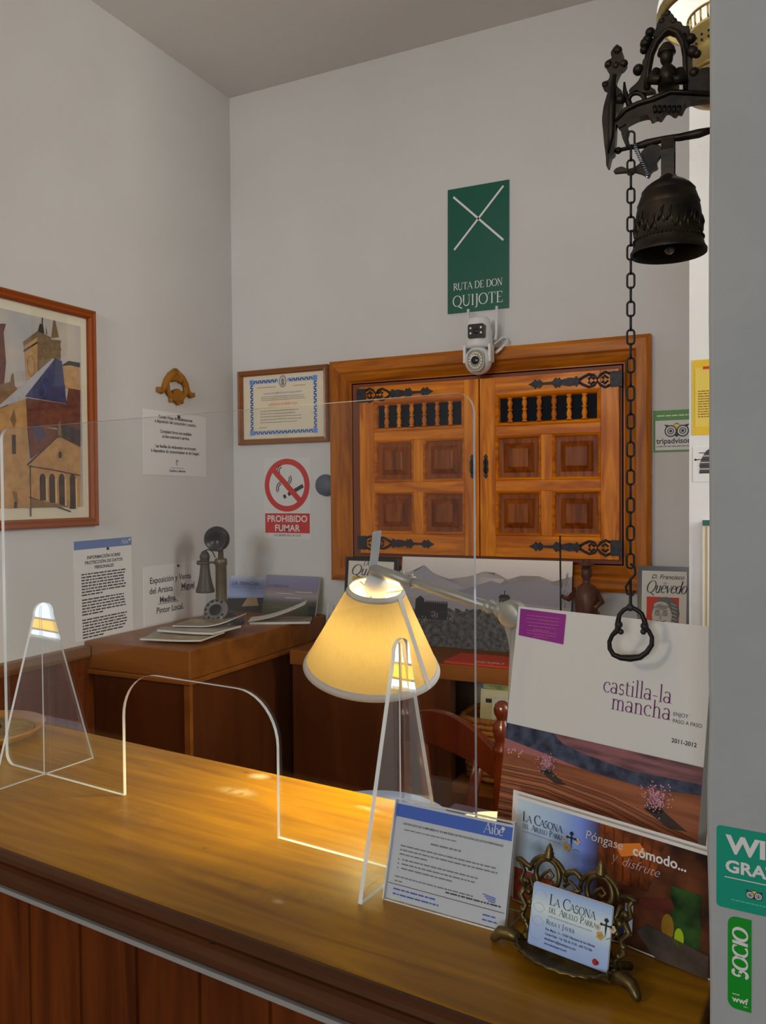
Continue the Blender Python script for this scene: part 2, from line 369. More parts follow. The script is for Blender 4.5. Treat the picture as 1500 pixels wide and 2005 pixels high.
for z in (WZ0+.024, WZ0+.0675): f.box(WX0, 1.92, z-.002, WX1, 1.93, z+.002, DKWOOD_X)
f.build('window_bars', win)
# near wall end
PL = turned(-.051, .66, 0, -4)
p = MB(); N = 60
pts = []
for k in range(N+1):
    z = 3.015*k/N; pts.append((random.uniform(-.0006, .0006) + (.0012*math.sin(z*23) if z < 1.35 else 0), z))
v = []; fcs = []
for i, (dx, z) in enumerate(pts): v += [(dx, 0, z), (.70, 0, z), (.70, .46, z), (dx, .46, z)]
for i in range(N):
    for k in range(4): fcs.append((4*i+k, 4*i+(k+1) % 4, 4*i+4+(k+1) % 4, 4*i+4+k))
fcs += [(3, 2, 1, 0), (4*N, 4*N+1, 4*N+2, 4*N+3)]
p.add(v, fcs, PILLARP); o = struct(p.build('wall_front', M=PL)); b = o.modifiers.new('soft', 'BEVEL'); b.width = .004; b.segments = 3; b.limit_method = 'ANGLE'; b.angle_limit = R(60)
# dado panelling on the left wall
d = MB()
y = -2.4
d.box(-1.87, -2.4, 0, -1.852, 1.81, 1.055, DKWOOD_Z)
while y < 1.6: d.box(-1.852, y, .12, -1.846, min(y+.40, 1.765), 1.0, DKWOOD_Z); y += .42
d.box(-1.87, -2.4, 1.055, -1.838, 1.785, 1.088, wood('dado_cap_wood', col(78, 48, 20, .5), col(96, 62, 28, .5), 'y', 16, .45, .05))
struct(d.build('trim_1', bevel=.002))

# ================================================================ RECEPTION COUNTER
CA = -5.4
cu = Vector((math.cos(R(CA)), math.sin(R(CA)), 0)); cv = Vector((-cu.y, cu.x, 0))
B0 = Vector((-.512, 1.034, 0)); F0 = Vector((-.561, .660, 0))
CW = (B0-F0).dot(cv)                     # counter depth
CO = F0 + cu*0; CM = basis((CO.x, CO.y, 0), cu, cv)      # local x along the counter, y towards the back, z up
def cl(X, Y): q = Vector((X, Y, 0))-CO; return q.dot(cu), q.dot(cv)
XL = -1.31; XR = (Vector((-.056, .70, 0))-CO).dot(cu)-.004
ctr = thing('reception_counter', CM, 'wooden reception counter with glossy honey top over dark plank front', 'counter')
def worn_top():
    m = HONEY; n, l, b = _nodes(m); src = b.inputs['Base Color'].links[0].from_socket
    tc = n.new('ShaderNodeTexCoord'); last = src
    def stain(px, py, rx, ry, colr, amt):
        nonlocal last
        q = at_z(px, py, 1.10); x, y = cl(q.x, q.y)
        mp = n.new('ShaderNodeMapping'); mp.vector_type = 'POINT'; mp.inputs['Scale'].default_value = (1/rx, 1/ry, 0); mp.inputs['Location'].default_value = (-x/rx, -y/ry, 0)
        ln = n.new('ShaderNodeVectorMath'); ln.operation = 'LENGTH'; nz = n.new('ShaderNodeTexNoise'); nz.inputs['Scale'].default_value = 55; nz.inputs['Detail'].default_value = 6
        mr = n.new('ShaderNodeMapRange'); mr.inputs['From Min'].default_value = 1; mr.inputs['From Max'].default_value = .2
        mr2 = n.new('ShaderNodeMapRange'); mr2.inputs['From Min'].default_value = .36; mr2.inputs['From Max'].default_value = .56
        mu = n.new('ShaderNodeMath'); mu.operation = 'MULTIPLY'; mu2 = n.new('ShaderNodeMath'); mu2.operation = 'MULTIPLY'; mu2.inputs[1].default_value = amt
        mx = n.new('ShaderNodeMix'); mx.data_type = 'RGBA'
        l.new(tc.outputs['Object'], mp.inputs[0]); l.new(mp.outputs[0], ln.inputs[0]); l.new(ln.outputs['Value'], mr.inputs['Value']); l.new(tc.outputs['Object'], nz.inputs['Vector'])
        l.new(nz.outputs[0], mr2.inputs['Value']); l.new(mr.outputs[0], mu.inputs[0]); l.new(mr2.outputs[0], mu.inputs[1]); l.new(mu.outputs[0], mu2.inputs[0])
        l.new(mu2.outputs[0], mx.inputs[0]); l.new(last, mx.inputs[6]); mx.inputs[7].default_value = colr; last = mx.outputs[2]
    pale = (.62, .52, .34, 1); dark = (.05, .03, .012, 1)
    stain(508, 1520, .022, .016, pale, .9); stain(465, 1550, .040, .020, pale, .6); stain(720, 1583, .03, .008, pale, .5); stain(545, 1765, .010, .006, pale, .8); stain(480, 1512, .008, .005, dark, .9); stain(400, 1660, .007, .005, dark, .9)
    stain(240, 1590, .12, .05, dark, .25); stain(600, 1760, .10, .03, dark, .3); stain(420, 1720, .14, .03, dark, .25)
    l.new(last, b.inputs['Base Color'])
worn_top()
t = MB(); t.box(XL, 0, 1.068, XR, CW, 1.10, HONEY); t.build('countertop', ctr, bevel=.002)
prof = [(0, 1.0985), (-.004, 1.099), (-.011, 1.094), (-.013, 1.086), (-.009, 1.079), (-.006, 1.073), (-.007, 1.064), (-.013, 1.055), (-.015, 1.046), (-.011, 1.038), (-.004, 1.034), (.012, 1.034), (.012, 1.066), (0, 1.066)]
prof = [(a, 1.10-(1.10-z)*.62) for a, z in prof]
t = MB(); n = len(prof)
t.add([(x, a, z) for x in (XL, XR) for a, z in prof], [(i, (i+1) % n, n+(i+1) % n, n+i) for i in range(n)]+[list(range(n))[::-1], list(range(n, 2*n))], DKWOOD_X)
kx = cl(*at_z(428, 1822, 1.095)[:2])[0]
for dx, dz, r in ((0, 1.092, .006), (-.004, 1.086, .005), (.003, 1.088, .004)): t.ball((kx+dx, -.0055, dz), r, mat('dark_knot', (.012, .007, .004, 1), .7), sx=1.1, sy=.9, sz=.6, seg=12)
t.build('edge_moulding', ctr)
t = MB(); t.box(XL, -.0125, 1.0535, XR, -.004, 1.0590, mat('strip_metal', (.46, .46, .45, 1), .45, .3)); t.build('metal_strip', ctr)
t = MB(); x = XL; k = 0
while x < XR-.02:
    x2 = min(x+.0945, XR)
    t.add([(x+.0025, .014, 0), (x2-.0025, .014, 0), (x2-.0025, .014, 1.058), (x+.0025, .014, 1.058), (x, .019, 0), (x2, .019, 0), (x2, .019, 1.058), (x, .019, 1.058)],
          [(0, 1, 2, 3), (4, 0, 3, 7), (1, 5, 6, 2), (3, 2, 6, 7)], DKWOOD_Z); x = x2; k += 1
t.box(XL, .019, 0, XR, .04, 1.068, DKWOOD_Z)
t.build('plank_front', ctr)
t = MB(); t.box(XL, CW-.03, 0, XR, CW-.006, 1.066, DKWOOD_Z); t.build('back_board', ctr)
t = MB(); t.box(.02-.1, CW-.006, .915, XR, CW+.42, .935, mat('blue_grey_laminate', col(38, 34, 52, K), .4)); t.build('low_worktop', ctr)
for xs in (.02-.1, XR-.03): t = MB(); t.box(xs, CW+.38, 0, xs+.02, CW+.42, .915, DKWOOD_Z); t.build('worktop_leg', ctr)
q = at_z(772, 1600, .935)
pad = MB().lathe([(.135, 0), (.14, .004), (.139, .012), (.132, .016), (.0001, .017)], mat('blue_grey_pad', col(92, 104, 138, K), .5), 40)
tag(pad.build('seat_pad', M=Matrix.Translation((-.66, 1.30, .935))), 'round blue-grey pad on the low worktop behind the counter', 'pad')

# ================================================================ CORNER CHEST, DESK UNIT
ch = thing('chest', Matrix.Translation((-1.672, 2.165, 0)), 'brown wooden chest with a deep moulded top in the room corner', 'chest')
x0, x1, y0, y1 = -.196, .198, -.375, .373
t = MB(); t.box(x0, y0, 1.018, x1, y1, 1.10, CHESTW); t.build('top', ch, bevel=.004)
t = MB(); t.box(x0, y0-.006, 1.004, x1+.006, y1, 1.018, CHESTW); t.build('moulding', ch, bevel=.003)
t = MB(); t.box(x0, y0+.022, 0, x1-.022, y1, 1.004, CHESTD); t.build('body', ch, bevel=.003)
t = MB(); t.box(x1-.035, y0+.016, 0, x1-.016, y0+.03, 1.004, CHESTW); t.build('corner_post', ch)

DX0, DX1, DY0 = -1.412, -.195, 2.20
dk = thing('desk_unit', Matrix.Translation((DX0, DY0, 0)), 'low brown shelf unit with an open niche along the back wall', 'shelf unit')
L = DX1-DX0; D = 2.538-DY0
t = MB(); t.box(0, 0, .990, L, D, 1.035, CHESTW); t.build('top', dk, bevel=.003)
t = MB(); t.box(.004, .012, 0, .50, D, .990, CHESTD); t.build('closed_side', dk)
t = MB(); t.box(.50, .006, 0, .545, .05, .990, CHESTD); t.build('stile', dk, bevel=.002)
t = MB(); t.box(.545, .012, .66, L, D, .69, CHESTW); t.build('niche_shelf', dk, bevel=.002)
t = MB(); t.box(.545, D-.02, .69, L, D, .990, CHESTD); t.build('niche_back', dk)
t = MB(); t.box(L-.03, .012, 0, L, D-.02, .990, CHESTD); t.build('end_panel', dk)
t = MB(); t.box(.545, .012, 0, L-.03, .03, .66, CHESTD); t.build('lower_door', dk)

# ================================================================ SHUTTERED HATCH ON THE BACK WALL
hx0, hx1, hz0, hz1 = -1.433, -.352, 1.228, 1.993
ht = thing('shuttered_hatch', Matrix.Translation((0, 2.54, 0)), 'orange pine hatch with two panelled shutters and black iron hinges', 'shutters')
fr = MB()
steps = [(0, -.030), (.012, -.036), (.040, -.036), (.046, -.030), (.055, -.033), (.066, -.026), (.076, -.016), (.084, -.016)]
for i in range(len(steps)-1):
    a, za = steps[i]; b, zb = steps[i+1]
    A = [(hx0+a, za, hz0+a), (hx1-a, za, hz0+a), (hx1-a, za, hz1-a), (hx0+a, za, hz1-a)]
    Bq = [(hx0+b, zb, hz0+b), (hx1-b, zb, hz0+b), (hx1-b, zb, hz1-b), (hx0+b, zb, hz1-b)]
    for k in range(4):
        j = (k+1) % 4; fr.add([A[k], A[j], Bq[j], Bq[k]], [(0, 1, 2, 3)], PINE_F if k in (0, 2) else PINE_FZ)
A = [(hx0, -.030, hz0), (hx1, -.030, hz0), (hx1, -.030, hz1), (hx0, -.030, hz1)]
for k in range(4):
    j = (k+1) % 4; p0, p1 = Vector(A[k]), Vector(A[j]); fr.add([p0, p1, p1+Vector((0, .03, 0)), p0+Vector((0, .03, 0))], [(0, 1, 2, 3)], PINE_F)
fr.build('frame', ht)
jb = MB(); jb.box(hx0+.08, -.016, hz0+.08, hx1-.08, -.001, hz1-.08, mat('dark_jamb', col(84, 38, 14, K), .5)); jb.build('jamb', ht)
def loft(mb, x0, z0, x1, z1, rings, mats):
    for i in range(len(rings)-1):
        (a, ya), (b, yb) = rings[i], rings[i+1]
        A = [(x0+a, ya, z0+a), (x1-a, ya, z0+a), (x1-a, ya, z1-a), (x0+a, ya, z1-a)]
        B = [(x0+b, yb, z0+b), (x1-b, yb, z0+b), (x1-b, yb, z1-b), (x0+b, yb, z1-b)]
        for k in range(4):
            j = (k+1) % 4; mb.add([A[k], A[j], B[j], B[k]], [(0, 1, 2, 3)], mats[i])
    a, ya = rings[-1]
    mb.add([(x0+a, ya, z0+a), (x1-a, ya, z0+a), (x1-a, ya, z1-a), (x0+a, ya, z1-a)], [(0, 1, 2, 3)], mats[-1])
def strap_hinge(mb, s, x, z, y):    # s = +1 points to +x; x = hinge side
    def X(a): return x+s*a*HS
    HS = 1.36
    T = Matrix(((1, 0, 0, 0), (0, 0, -1, y), (0, 1, 0, 0), (0, 0, 0, 1)))
    pr = lambda pts: mb.prism([(X(a), z+b*1.2) for a, b in pts], 0, .003, IRON, T)
    pr([(-.004, -.019), (.020, -.020), (.022, -.014), (.022, .014), (.020, .020), (-.004, .019)])
    for sg in (1, -1):
        mb.tube([(X(.022), y-.002, z+sg*0.0168), (X(.032), y-.002, z+sg*0.0228), (X(.043), y-.002, z+sg*0.0156), (X(.050), y-.002, z+sg*0.0036), (X(.057), y-.002, z+sg*0.0156), (X(.068), y-.002, z+sg*0.0192), (X(.080), y-.002, z+sg*0.0120), (X(.090), y-.002, z+sg*0.0036)], .0040, IRON, 6)
        mb.tube([(X(.026), y-.002, z+sg*0.0036), (X(.034), y-.002, z+sg*0.0120), (X(.040), y-.002, z+sg*0.0072), (X(.035), y-.002, z+sg*0.0036)], .0032, IRON, 6)
        mb.tube([(X(.056), y-.002, z+sg*0.0036), (X(.064), y-.002, z+sg*0.0108), (X(.069), y-.002, z+sg*0.0060), (X(.066), y-.002, z+sg*0.0024)], .0032, IRON, 6)
    up = [(.086, .004), (.092, .008), (.096, .014), (.100, .009), (.112, .011), (.124, .008), (.130, .006), (.134, .013), (.139, .010), (.143, .014), (.147, .008), (.150, .004), (.172, .003), (.177, .009), (.181, .012), (.184, .007), (.190, .013), (.194, .007), (.197, .005), (.206, 0)]
    pr(up+[(a, -b) for a, b in up[::-1][1:]])
def shutter(x0, x1, z0, z1, left):
    yb = -.017; yf = -.032                 # back and face of the shutter
    st, en = (.050, .054) if not left else (.054, .046)
    so = MB(); lw, rw = (.052, .055) if not left else (.055, .050)
    ztop = z1-.055; zw = z1-.156; zr = z1-.186; zb = z0+.068; zm = zr-(zr-zb)/2
    xm = (x0+lw+x1-rw)/2
    for xa, xb in ((x0, x0+lw), (x1-rw, x1)): so.box(xa, yf, z0, xb, yb, z1, PINE_Z)
    for za, zc in ((ztop, z1), (zr, zw), (z0, zb), (zm-.017, zm+.017)): so.box(x0+lw, yf, za, x1-rw, yb, zc, PINE_X)
    for za, zc in ((zb, zm-.017), (zm+.017, zr)): so.box(xm-.018, yf, za, xm+.018, yb, zc, PINE_Z)
    sh = so.build('shutter', ht, bevel=.0015)
    for za, zc in ((zb, zm-.017), (zm+.017, zr)):
        for xa, xb in ((x0+lw, xm-.018), (xm+.018, x1-rw)):
            pm = MB(); loft(pm, xa, za, xb, zc, [(0, yf), (.002, yf-.0025), (.007, yf+.003), (.010, -.020), (.024, -.0195), (.041, -.0335), (.043, -.034)], [PINE_X, PINE_X, PINE_X, PINE_R, PINE_R, PINE_R, PINE_R])
            pm.build('raised_panel', sh)
    wm = MB(); loft(wm, x0+lw, zw, x1-rw, ztop, [(0, yf), (.003, yf-.003), (.010, yf+.004), (.013, -.019)], [PINE_X]*3+[mat('dark_opening', (.006, .008, .014, 1), .6, 0, .1)])
    wm.build('window_recess', sh)
    n = 6; xa, xb = x0+lw+.013, x1-rw-.013; za, zc = zw+.012, ztop-.012; h = zc-za
    for k in range(n):
        xx = xa+(xb-xa)*(k+.75)/(n+.5)
        pr = [(.0085, 0), (.0085, .06), (.005, .09), (.008, .16), (.0088, .26), (.0065, .38), (.0045, .44), (.0082, .47), (.0082, .53), (.0045, .56), (.0065, .62), (.0088, .74), (.008, .84), (.005, .91), (.0085, .94), (.0085, 1)]
        MB().lathe([(r, q*h) for r, q in pr], PINE_Z, 12, Matrix.Translation((xx, -.028, za))).build('baluster', sh)
    hb = MB()
    for zz in (z1-.030, z0+.036): hb2 = MB(); strap_hinge(hb2, 1 if left else -1, x0-.004 if left else x1+.004, zz, yf-.0005); hb2.build('hinge', sh)
    hx = x1-.022 if left else x0+.020; hz = (z0+z1)/2+.004
    hd = MB(); T = Matrix(((1, 0, 0, hx), (0, 0, -1, yf-.0005), (0, 1, 0, hz), (0, 0, 0, 1)))
    up = [(0, .040), (.004, .034), (.007, .030), (.004, .025), (.0075, .018), (.0085, .008), (.006, 0)]
    half = up+[(a, -b) for a, b in up[::-1][1:]]
    hd.prism(half+[(-a, b) for a, b in half[::-1][1:-1]], 0, .003, IRON, T)
    hd.tube([(hx, yf-.003, hz+.022), (hx, yf-.014, hz+.012), (hx, yf-.015, hz-.010), (hx, yf-.004, hz-.022)], .003, IRON, 8)
    hd.build('handle', sh)
shutter(-1.315, -.883, 1.326, 1.897, True)
shutter(-.879, -.442, 1.326, 1.897, False)

# ================================================================ SIGNS AND PAPERS ON THE WALLS
GREEN = mat('sign_green', col(0, 60, 48, K), .35)
s = MB(); w, h = .208, .404
s.box(-w/2, -h/2, 0, w/2, h/2, .006, GREEN)
for a, b in (((-.084, .176), (.086, .014)), ((-.081, .004), (.086, .185))): s.stroke([(a[0], a[1]), (b[0], b[1])], .0065, WHITE, .0066)
serif(s, 'RUTA DE DON', 0, -.128, .0225, WHITE, .0066, 'C', .168, .02, 0, 1.1)
serif(s, 'QUIJOTE', 0, -.181, .034, WHITE, .0066, 'C', .172, .02)
tag(s.build('green_sign', M=on_back(-.892, 2.322) @ Matrix.Rotation(R(-.4), 4, 'Z')), 'tall green route sign with a white cross, high on the back wall', 'sign')

# framed diploma
fm = thing('framed_diploma', on_back(-1.6445, 1.853), 'brown framed diploma with a blue ornamental border beside the shutters', 'framed certificate')
def picture_frame(parent, w, h, fw, depth, m, name='frame'):
    q = MB(); T = Matrix(((1, 0, 0, 0), (0, 0, 1, 0), (0, 1, 0, 0), (0, 0, 0, 1)))
    prof = [(0, 0), (0, depth*.8), (fw*.2, depth), (fw*.5, depth*.82), (fw*.8, depth*.95), (fw, depth*.6), (fw, 0)]
    for i in range(len(prof)-1):
        (a, za), (b, zb) = prof[i], prof[i+1]
        A = [(-w/2+a, -h/2+a, za), (w/2-a, -h/2+a, za), (w/2-a, h/2-a, za), (-w/2+a, h/2-a, za)]
        B = [(-w/2+b, -h/2+b, zb), (w/2-b, -h/2+b, zb), (w/2-b, h/2-b, zb), (-w/2+b, h/2-b, zb)]
        for k in range(4):
            j = (k+1) % 4; q.add([A[k], A[j], B[j], B[k]], [(0, 1, 2, 3)], m)
    return q.build(name, parent)
w, h = .389, .274
picture_frame(fm, w, h, .020, .018, wood('walnut_frame', col(84, 48, 20, K), col(104, 64, 30, K), 'x', 20))
s = MB(); s.box(-w/2+.018, -h/2+.018, .001, w/2-.018, h/2-.018, .004, mat('diploma_paper', col(168, 158, 138, K), .7))
bl = mat('diploma_blue', col(62, 104, 168, K), .6); z = .0046
bx, by = .137, .094
for x in (-bx, bx):
    for k in range(22):
        yy = -by+2*by*k/21; s.disc(x, yy, .0078, bl, z, 6); s.disc(x+(.003 if k % 2 else -.003), yy, .0036, mat('diploma_pale', col(150, 160, 168, K), .6), z+.0002, 5)
for k in range(31):
    xx = -bx+2*bx*k/30
    for yy in (-by, by):
        if yy > 0 and abs(xx) < .024: continue
        s.disc(xx, yy, .0078, bl, z, 6); s.disc(xx, yy+(.003 if k % 2 else -.003), .0034, mat('diploma_pale', col(150, 160, 168, K), .6), z+.0002, 5)
for x in (-bx, bx):
    for yy in (-by, by): s.rect(x-.009, yy-.009, x+.009, yy+.009, bl, z+.0003)
gr = GREYINK
s.disc(0, by-.004, .016, gr, z, 24, .022); s.disc(0, by-.004, .0125, CREAM, z+.0002, 24, .018); s.disc(0, by-.002, .006, gr, z+.0004, 10, .010); s.disc(0, by-.014, .008, gr, z+.0004, 10, .004)
s.lines(-.112, .071, -.03, .01, 1, .002, GREYINK, z, 1); s.lines(.045, .071, .10, .01, 1, .002, GREYINK, z, 1)
s.text('LICENCIA DE APERTURA DE ESTABLECIMIENTO', 0, .046, .0085, bl, z=z, sx=.92)
s.lines(-.095, .036, .095, .0062, 3, .0018, GREYINK, z, 1)
s.text('LICENCIA DE APERTURA', 0, .004, .0125, mat('orange_ink', col(186, 92, 50, K), .6), z=z, sx=.9)
s.lines(-.10, -.016, .10, .0105, 5, .0022, GREYINK, z, .8, .3); s.lines(-.105, -.077, -.07, .01, 1, .0022, GREYINK, z, 1)
s.build('diploma', fm)
MB().box(-w/2+.019, -h/2+.019, .007, w/2-.019, h/2-.019, .0085, PANE).build('glass_pane', fm)

# no smoking sign: round prohibition above its red plate, printed on one clear sticker
s = MB(); cy = .139
s.rect(-.096, -.036, .096, .036, RED, .0012); s.box(-.1, -.056, 0, .1, .24, .0006, mat('sticker_white', (.74, .735, .72, 1), .6))
s.disc(0, cy, .097, RED, .0012, 48); s.disc(0, cy, .076, mat('sticker_white', (.74, .735, .72, 1), .6), .0018, 48)
ci = math.radians(28)
def rot2(px, py, a=R(26)): return (px*math.cos(a)-py*math.sin(a), cy+px*math.sin(a)+py*math.cos(a))
s.poly([rot2(-.010, -.040), rot2(.062, -.040), rot2(.062, -.026), rot2(-.010, -.026)], INK, .0022)
s.poly([rot2(-.032, -.040), rot2(-.020, -.040), rot2(-.020, -.026), rot2(-.032, -.026)], INK, .0022)
for a, b, r in ((-.02, -.012, .016), (-.02, -.012, .024), (.0, .022, .012), (.0, .022, .020), (-.018, .052, .014), (-.018, .052, .022)):
    s.ring(a, cy+b, r, .004, INK, .0022, 40 if b > -.01 and b < .04 else 100, 215 if b > .04 or b < 0 else -70)
s.stroke([(-.0575, cy+.0575), (.0575, cy-.0575)], .021, RED, .0026)
s.text('PROHIBIDO', 0, .005, .0335, WHITE, z=.0018, bold=.0006, sx=.98); s.text('FUMAR', 0, -.029, .0335, WHITE, z=.0018, bold=.0006)
s.text('LEY 28/2005 DEL 26-12-05', 0, -.048, .0105, INK, z=.0012)
tag(s.build('no_smoking_sign', M=on_back(-1.6335, 1.425)), 'no smoking sign, red circle over a red PROHIBIDO FUMAR plate', 'sign')

# round grey knob beside the shutters
kb = MB(); kp = at_y(641, 950, 2.54)
kb.lathe([(.030, 0), (.036, .004), (.039, .012), (.037, .022), (.028, .030), (.012, .034), (.0001, .034)], mat('dark_grey_rubber', col(58, 64, 74, K), .5), 28)
tag(kb.build('wall_bumper', M=on_back(kp.x, kp.z)), 'round dark grey bumper on the wall beside the shutter frame', 'wall bumper')

# review sticker
s = MB(); w, h = .128, .123
s.box(0, -h/2, 0, w, h/2, .001, mat('sticker_green', col(66, 108, 58, K), .5)); s.rect(.006, -h/2+.006, w-.006, h/2-.030, WHITE, .0014)
s.lines(.010, h/2-.018, w-.012, .01, 1, .004, mat('pale_green', col(150, 176, 140, K), .6), .0014, 1)
navy = mat('owl_navy', col(28, 34, 44, K), .5)
def owl(mb, x, y, r, z=.0018):
    mb.poly([(x-r*2.25, y+r*1.3), (x-r*.9, y+r*1.0), (x, y+r*1.55), (x+r*.9, y+r*1.0), (x+r*2.25, y+r*1.3), (x+r*1.6, y+r*.2), (x, y-r*1.2), (x-r*1.6, y+r*.2)], navy, z)
    mb.poly([(x-r*.9, y+r*1.0), (x, y+r*1.35), (x+r*.9, y+r*1.0), (x, y+r*.1)], mat('owl_yellow', col(176, 150, 60, K), .5), z+.0003)
    for sx in (-1, 1):
        for rr, mm, dz in ((1.12, navy, .0004), (.9, WHITE, .0006), (.62, navy, .0008), (.45, WHITE, .001), (.28, navy, .0012)): mb.disc(x+sx*r*1.08, y, r*rr, mm, z+dz, 24)
owl(s, .066, .000, .0155)
s.text('tripadvisor', .009, -.036, .0225, navy, 'LEFT', .0018, .0004, sx=.97); s.lines(.009, -.046, w-.01, .01, 1, .0028, GREYINK, .0018, 1)
tag(s.build('review_sticker', M=on_back(-.349, 1.7075)), 'green and white review sticker with an owl at the right of the shutters', 'sticker')

# prints on the bright wall strip
YL = mat('yellow_card', (.80, .52, .02, 1), .5)
s = MB(); s.box(0, -.081, 0, .11, .081, .001, YL); s.rect(.006, -.064, .104, .064, mat('yellow_pale', (.80, .60, .10, 1), .5), .0014)
s.rect(.022, .060, .05, .066, RED, .0018); s.lines(.012, .012, .098, .0055, 11, .0022, mat('olive_ink', col(120, 92, 20, .6), .6), .0018, .8)
tag(s.build('yellow_notice', M=on_back(-.180, 1.733, 1.9)), 'yellow printed notice on the bright white wall', 'notice')
s = MB(); s.box(0, -.038, 0, .07, .038, .001, WHITE); s.ring(.035, 0, .0, .0001, INK)
s.poly([(.013, -.02), (.014, .004), (.020, .018), (.028, .030), (.036, .034), (.05, .02), (.052, -.02)], mat('engraving_grey', col(58, 58, 60, .6), .6), .0014)
for k in range(7): s.rect(.012, -.018+k*.007, .054, -.0165+k*.007, WHITE if k % 2 else INK, .0018)
s.disc(.005, .010, .0025, INK, .0014, 10); s.stroke([(.005, .010), (.012, .010)], .002, INK, .0014); s.text('El A', .018, -.032, .008, GREYINK, 'LEFT')
tag(s.build('engraving_card', M=on_back(-.178, 1.5885, 1.9)), 'small white card with a black engraved drawing below the yellow notice', 'card')
s = MB(); s.box(0, -.235, .0, .08, -.002, .010, CREAM); s.box(0, -.012, .010, .08, 0, .0115, GREEN)
s.rect(.006, -.23, .010, -.014, mat('tan_line', col(150, 130, 96, .6), .6), .0104)
tag(s.build('calendar_pad', M=on_back(-.158, 1.468, 1.9)), 'cream paper pad with a green top edge on the bright wall strip', 'paper pad')

# ---- left wall
def sheet_on_left(y0, y1, z0, z1, name, label, cat, tilt=0, m=PAPER, th=.0011):
    s = MB(); w, h = y1-y0, z1-z0; s.box(-w/2, -h/2, 0, w/2, h/2, th, m)
    return s, w, h, on_left((y0+y1)/2, (z0+z1)/2) @ Matrix.Rotation(R(tilt), 4, 'Z')
s, w, h, M = sheet_on_left(1.757, 1.993, 1.101, 1.398, 0, 0, 0, .6)
zz = .0012
s.rect(-w/2, h/2-.026, w/2, h/2, mat('letterhead_blue', col(72, 88, 128, K), .6), zz)
serif(s, 'Aibe', w/2-.046, h/2-.020, .015, WHITE, zz+.0004); s.disc(w/2-.008, h/2-.008, .004, WHITE, zz+.0004, 10)
for k, tx in enumerate(('INFORMACIÓN SOBRE', 'PROTECCIÓN DE DATOS', 'PERSONALES')): s.text(tx, 0, h/2-.056-k*.0155, .0135, INK, z=zz, bold=.0004)
for y0, n in ((.046, 8), (-.030, 6), (-.090, 7)): s.lines(-.092, y0, .092, .0088, n, .0042, INK, zz, .45, .08)
o = tag(s.build('data_protection_notice', M=M), 'white data protection notice with a blue header strip on the wall', 'notice')
MB().lathe([(.0045, 0), (.0045, .003), (.002, .005), (.0001, .005)], BLKPL, 12, Matrix.Translation((.015, h/2-.030, .0008))).build('pin', o)

s, w, h, M = sheet_on_left(2.044, 2.362, 1.103, 1.297, 0, 0, 0, 0)
for k, (tx, x, b) in enumerate((('Exposición y Venta', 0, .0005), ('del Artista ', -.045, .0005), ('Medina.', -.015, .0009), ('Pintor Local.', -.005, .0005))):
    s.text(tx, x-.026, .040-k*.034, .0285, INK, z=.0012, bold=b, sx=.95)
s.text('Miguel', .062, .040-.034, .0285, INK, z=.0012, bold=.0009, sx=.95)
s.rect(.020, .001, .104, .0030, INK, .0012); s.rect(-.092, -.033, .012, -.031, INK, .0012)
o = tag(s.build('exhibition_notice', M=M), 'white exhibition notice in large black type behind the old telephone', 'notice')
MB().lathe([(.0045, 0), (.0045, .003), (.002, .005), (.0001, .005)], BLKPL, 12, Matrix.Translation((.01, h/2-.008, .0008))).build('pin', o)

s, w, h, M = sheet_on_left(2.052, 2.374, 1.597, 1.811, 0, 0, 0, -.6)
T = [('Existen Hojas de Reclamaciones', .083), ('a disposición del consumidor y usuario.', .068), ('Complaint forms are available', .035), ("at the customer's service.", .019), ('Les feuilles de réclamation se trouvent', -.015), ("à disposition du consommateur et de l'usager.", -.031)]
for tx, y in T: s.text(tx, 0, y, .0148, INK, z=.0012, bold=.0005, sx=.9)
s.disc(.005, -.062, .0075, GREYINK, .0012, 12, .0105); s.disc(.007, -.064, .0045, PAPER, .0014, 10, .007)
s.lines(-.03, -.082, .04, .01, 1, .0024, GREYINK, .0012, 1); s.text('Castilla-La Mancha', .005, -.094, .0112, INK, z=.0012, bold=.0004)
o = tag(s.build('complaints_notice', M=M), 'square complaint forms notice in three languages below the gilt ornament', 'notice')
MB().lathe([(.006, 0), (.006, .004), (.003, .007), (.0001, .007)], BLKPL, 12, Matrix.Translation((.012, h/2-.012, .0008))).build('pin', o)

# gilt plaster ornament
OC = mat('ochre_plaster', col(128, 84, 26, .62), .7, 0, .2)
g = MB(); c = lambda px, py: ((px-1090)*.00076, -(py-635)*.00054)   # from the close view
def arcpts(pts): return [(c(x, y)[0], c(x, y)[1], .008) for x, y in pts]
g.tube(arcpts([(1085, 525), (1130, 560), (1155, 610), (1150, 660), (1120, 700), (1090, 715), (1060, 700), (1030, 660), (1025, 610), (1045, 560), (1085, 525)]), .0095, OC, 10)
for sx in (-1, 1):
    X = lambda dx: 1088+sx*dx
    g.tube(arcpts([(X(0), 530), (X(38), 565), (X(62), 600), (X(78), 645), (X(98), 668), (X(114), 662), (X(112), 648)]), [.010, .013, .012, .010, .010, .010, .009], OC, 10)
    g.ball((c(X(25), 582)[0], c(X(25), 582)[1], .008), .010, OC); g.ball((c(X(36), 715)[0], c(X(36), 715)[1], .008), .008, OC)
g.prism([c(x, y) for x, y in ((1085, 520), (1120, 555), (1110, 585), (1090, 592), (1065, 585), (1050, 555))], 0, .014, OC)
g.prism([c(x, y) for x, y in ((1090, 638), (1125, 655), (1135, 690), (1115, 715), (1097, 742), (1075, 715), (1055, 690), (1062, 655))], 0, .015, OC)
op = Vector((-1.87, 2.21, 1.895))
tag(g.build('wall_ornament', M=on_left(op.y, op.z)), 'small ochre scrolled ornament fixed above the complaint forms notice', 'ornament')

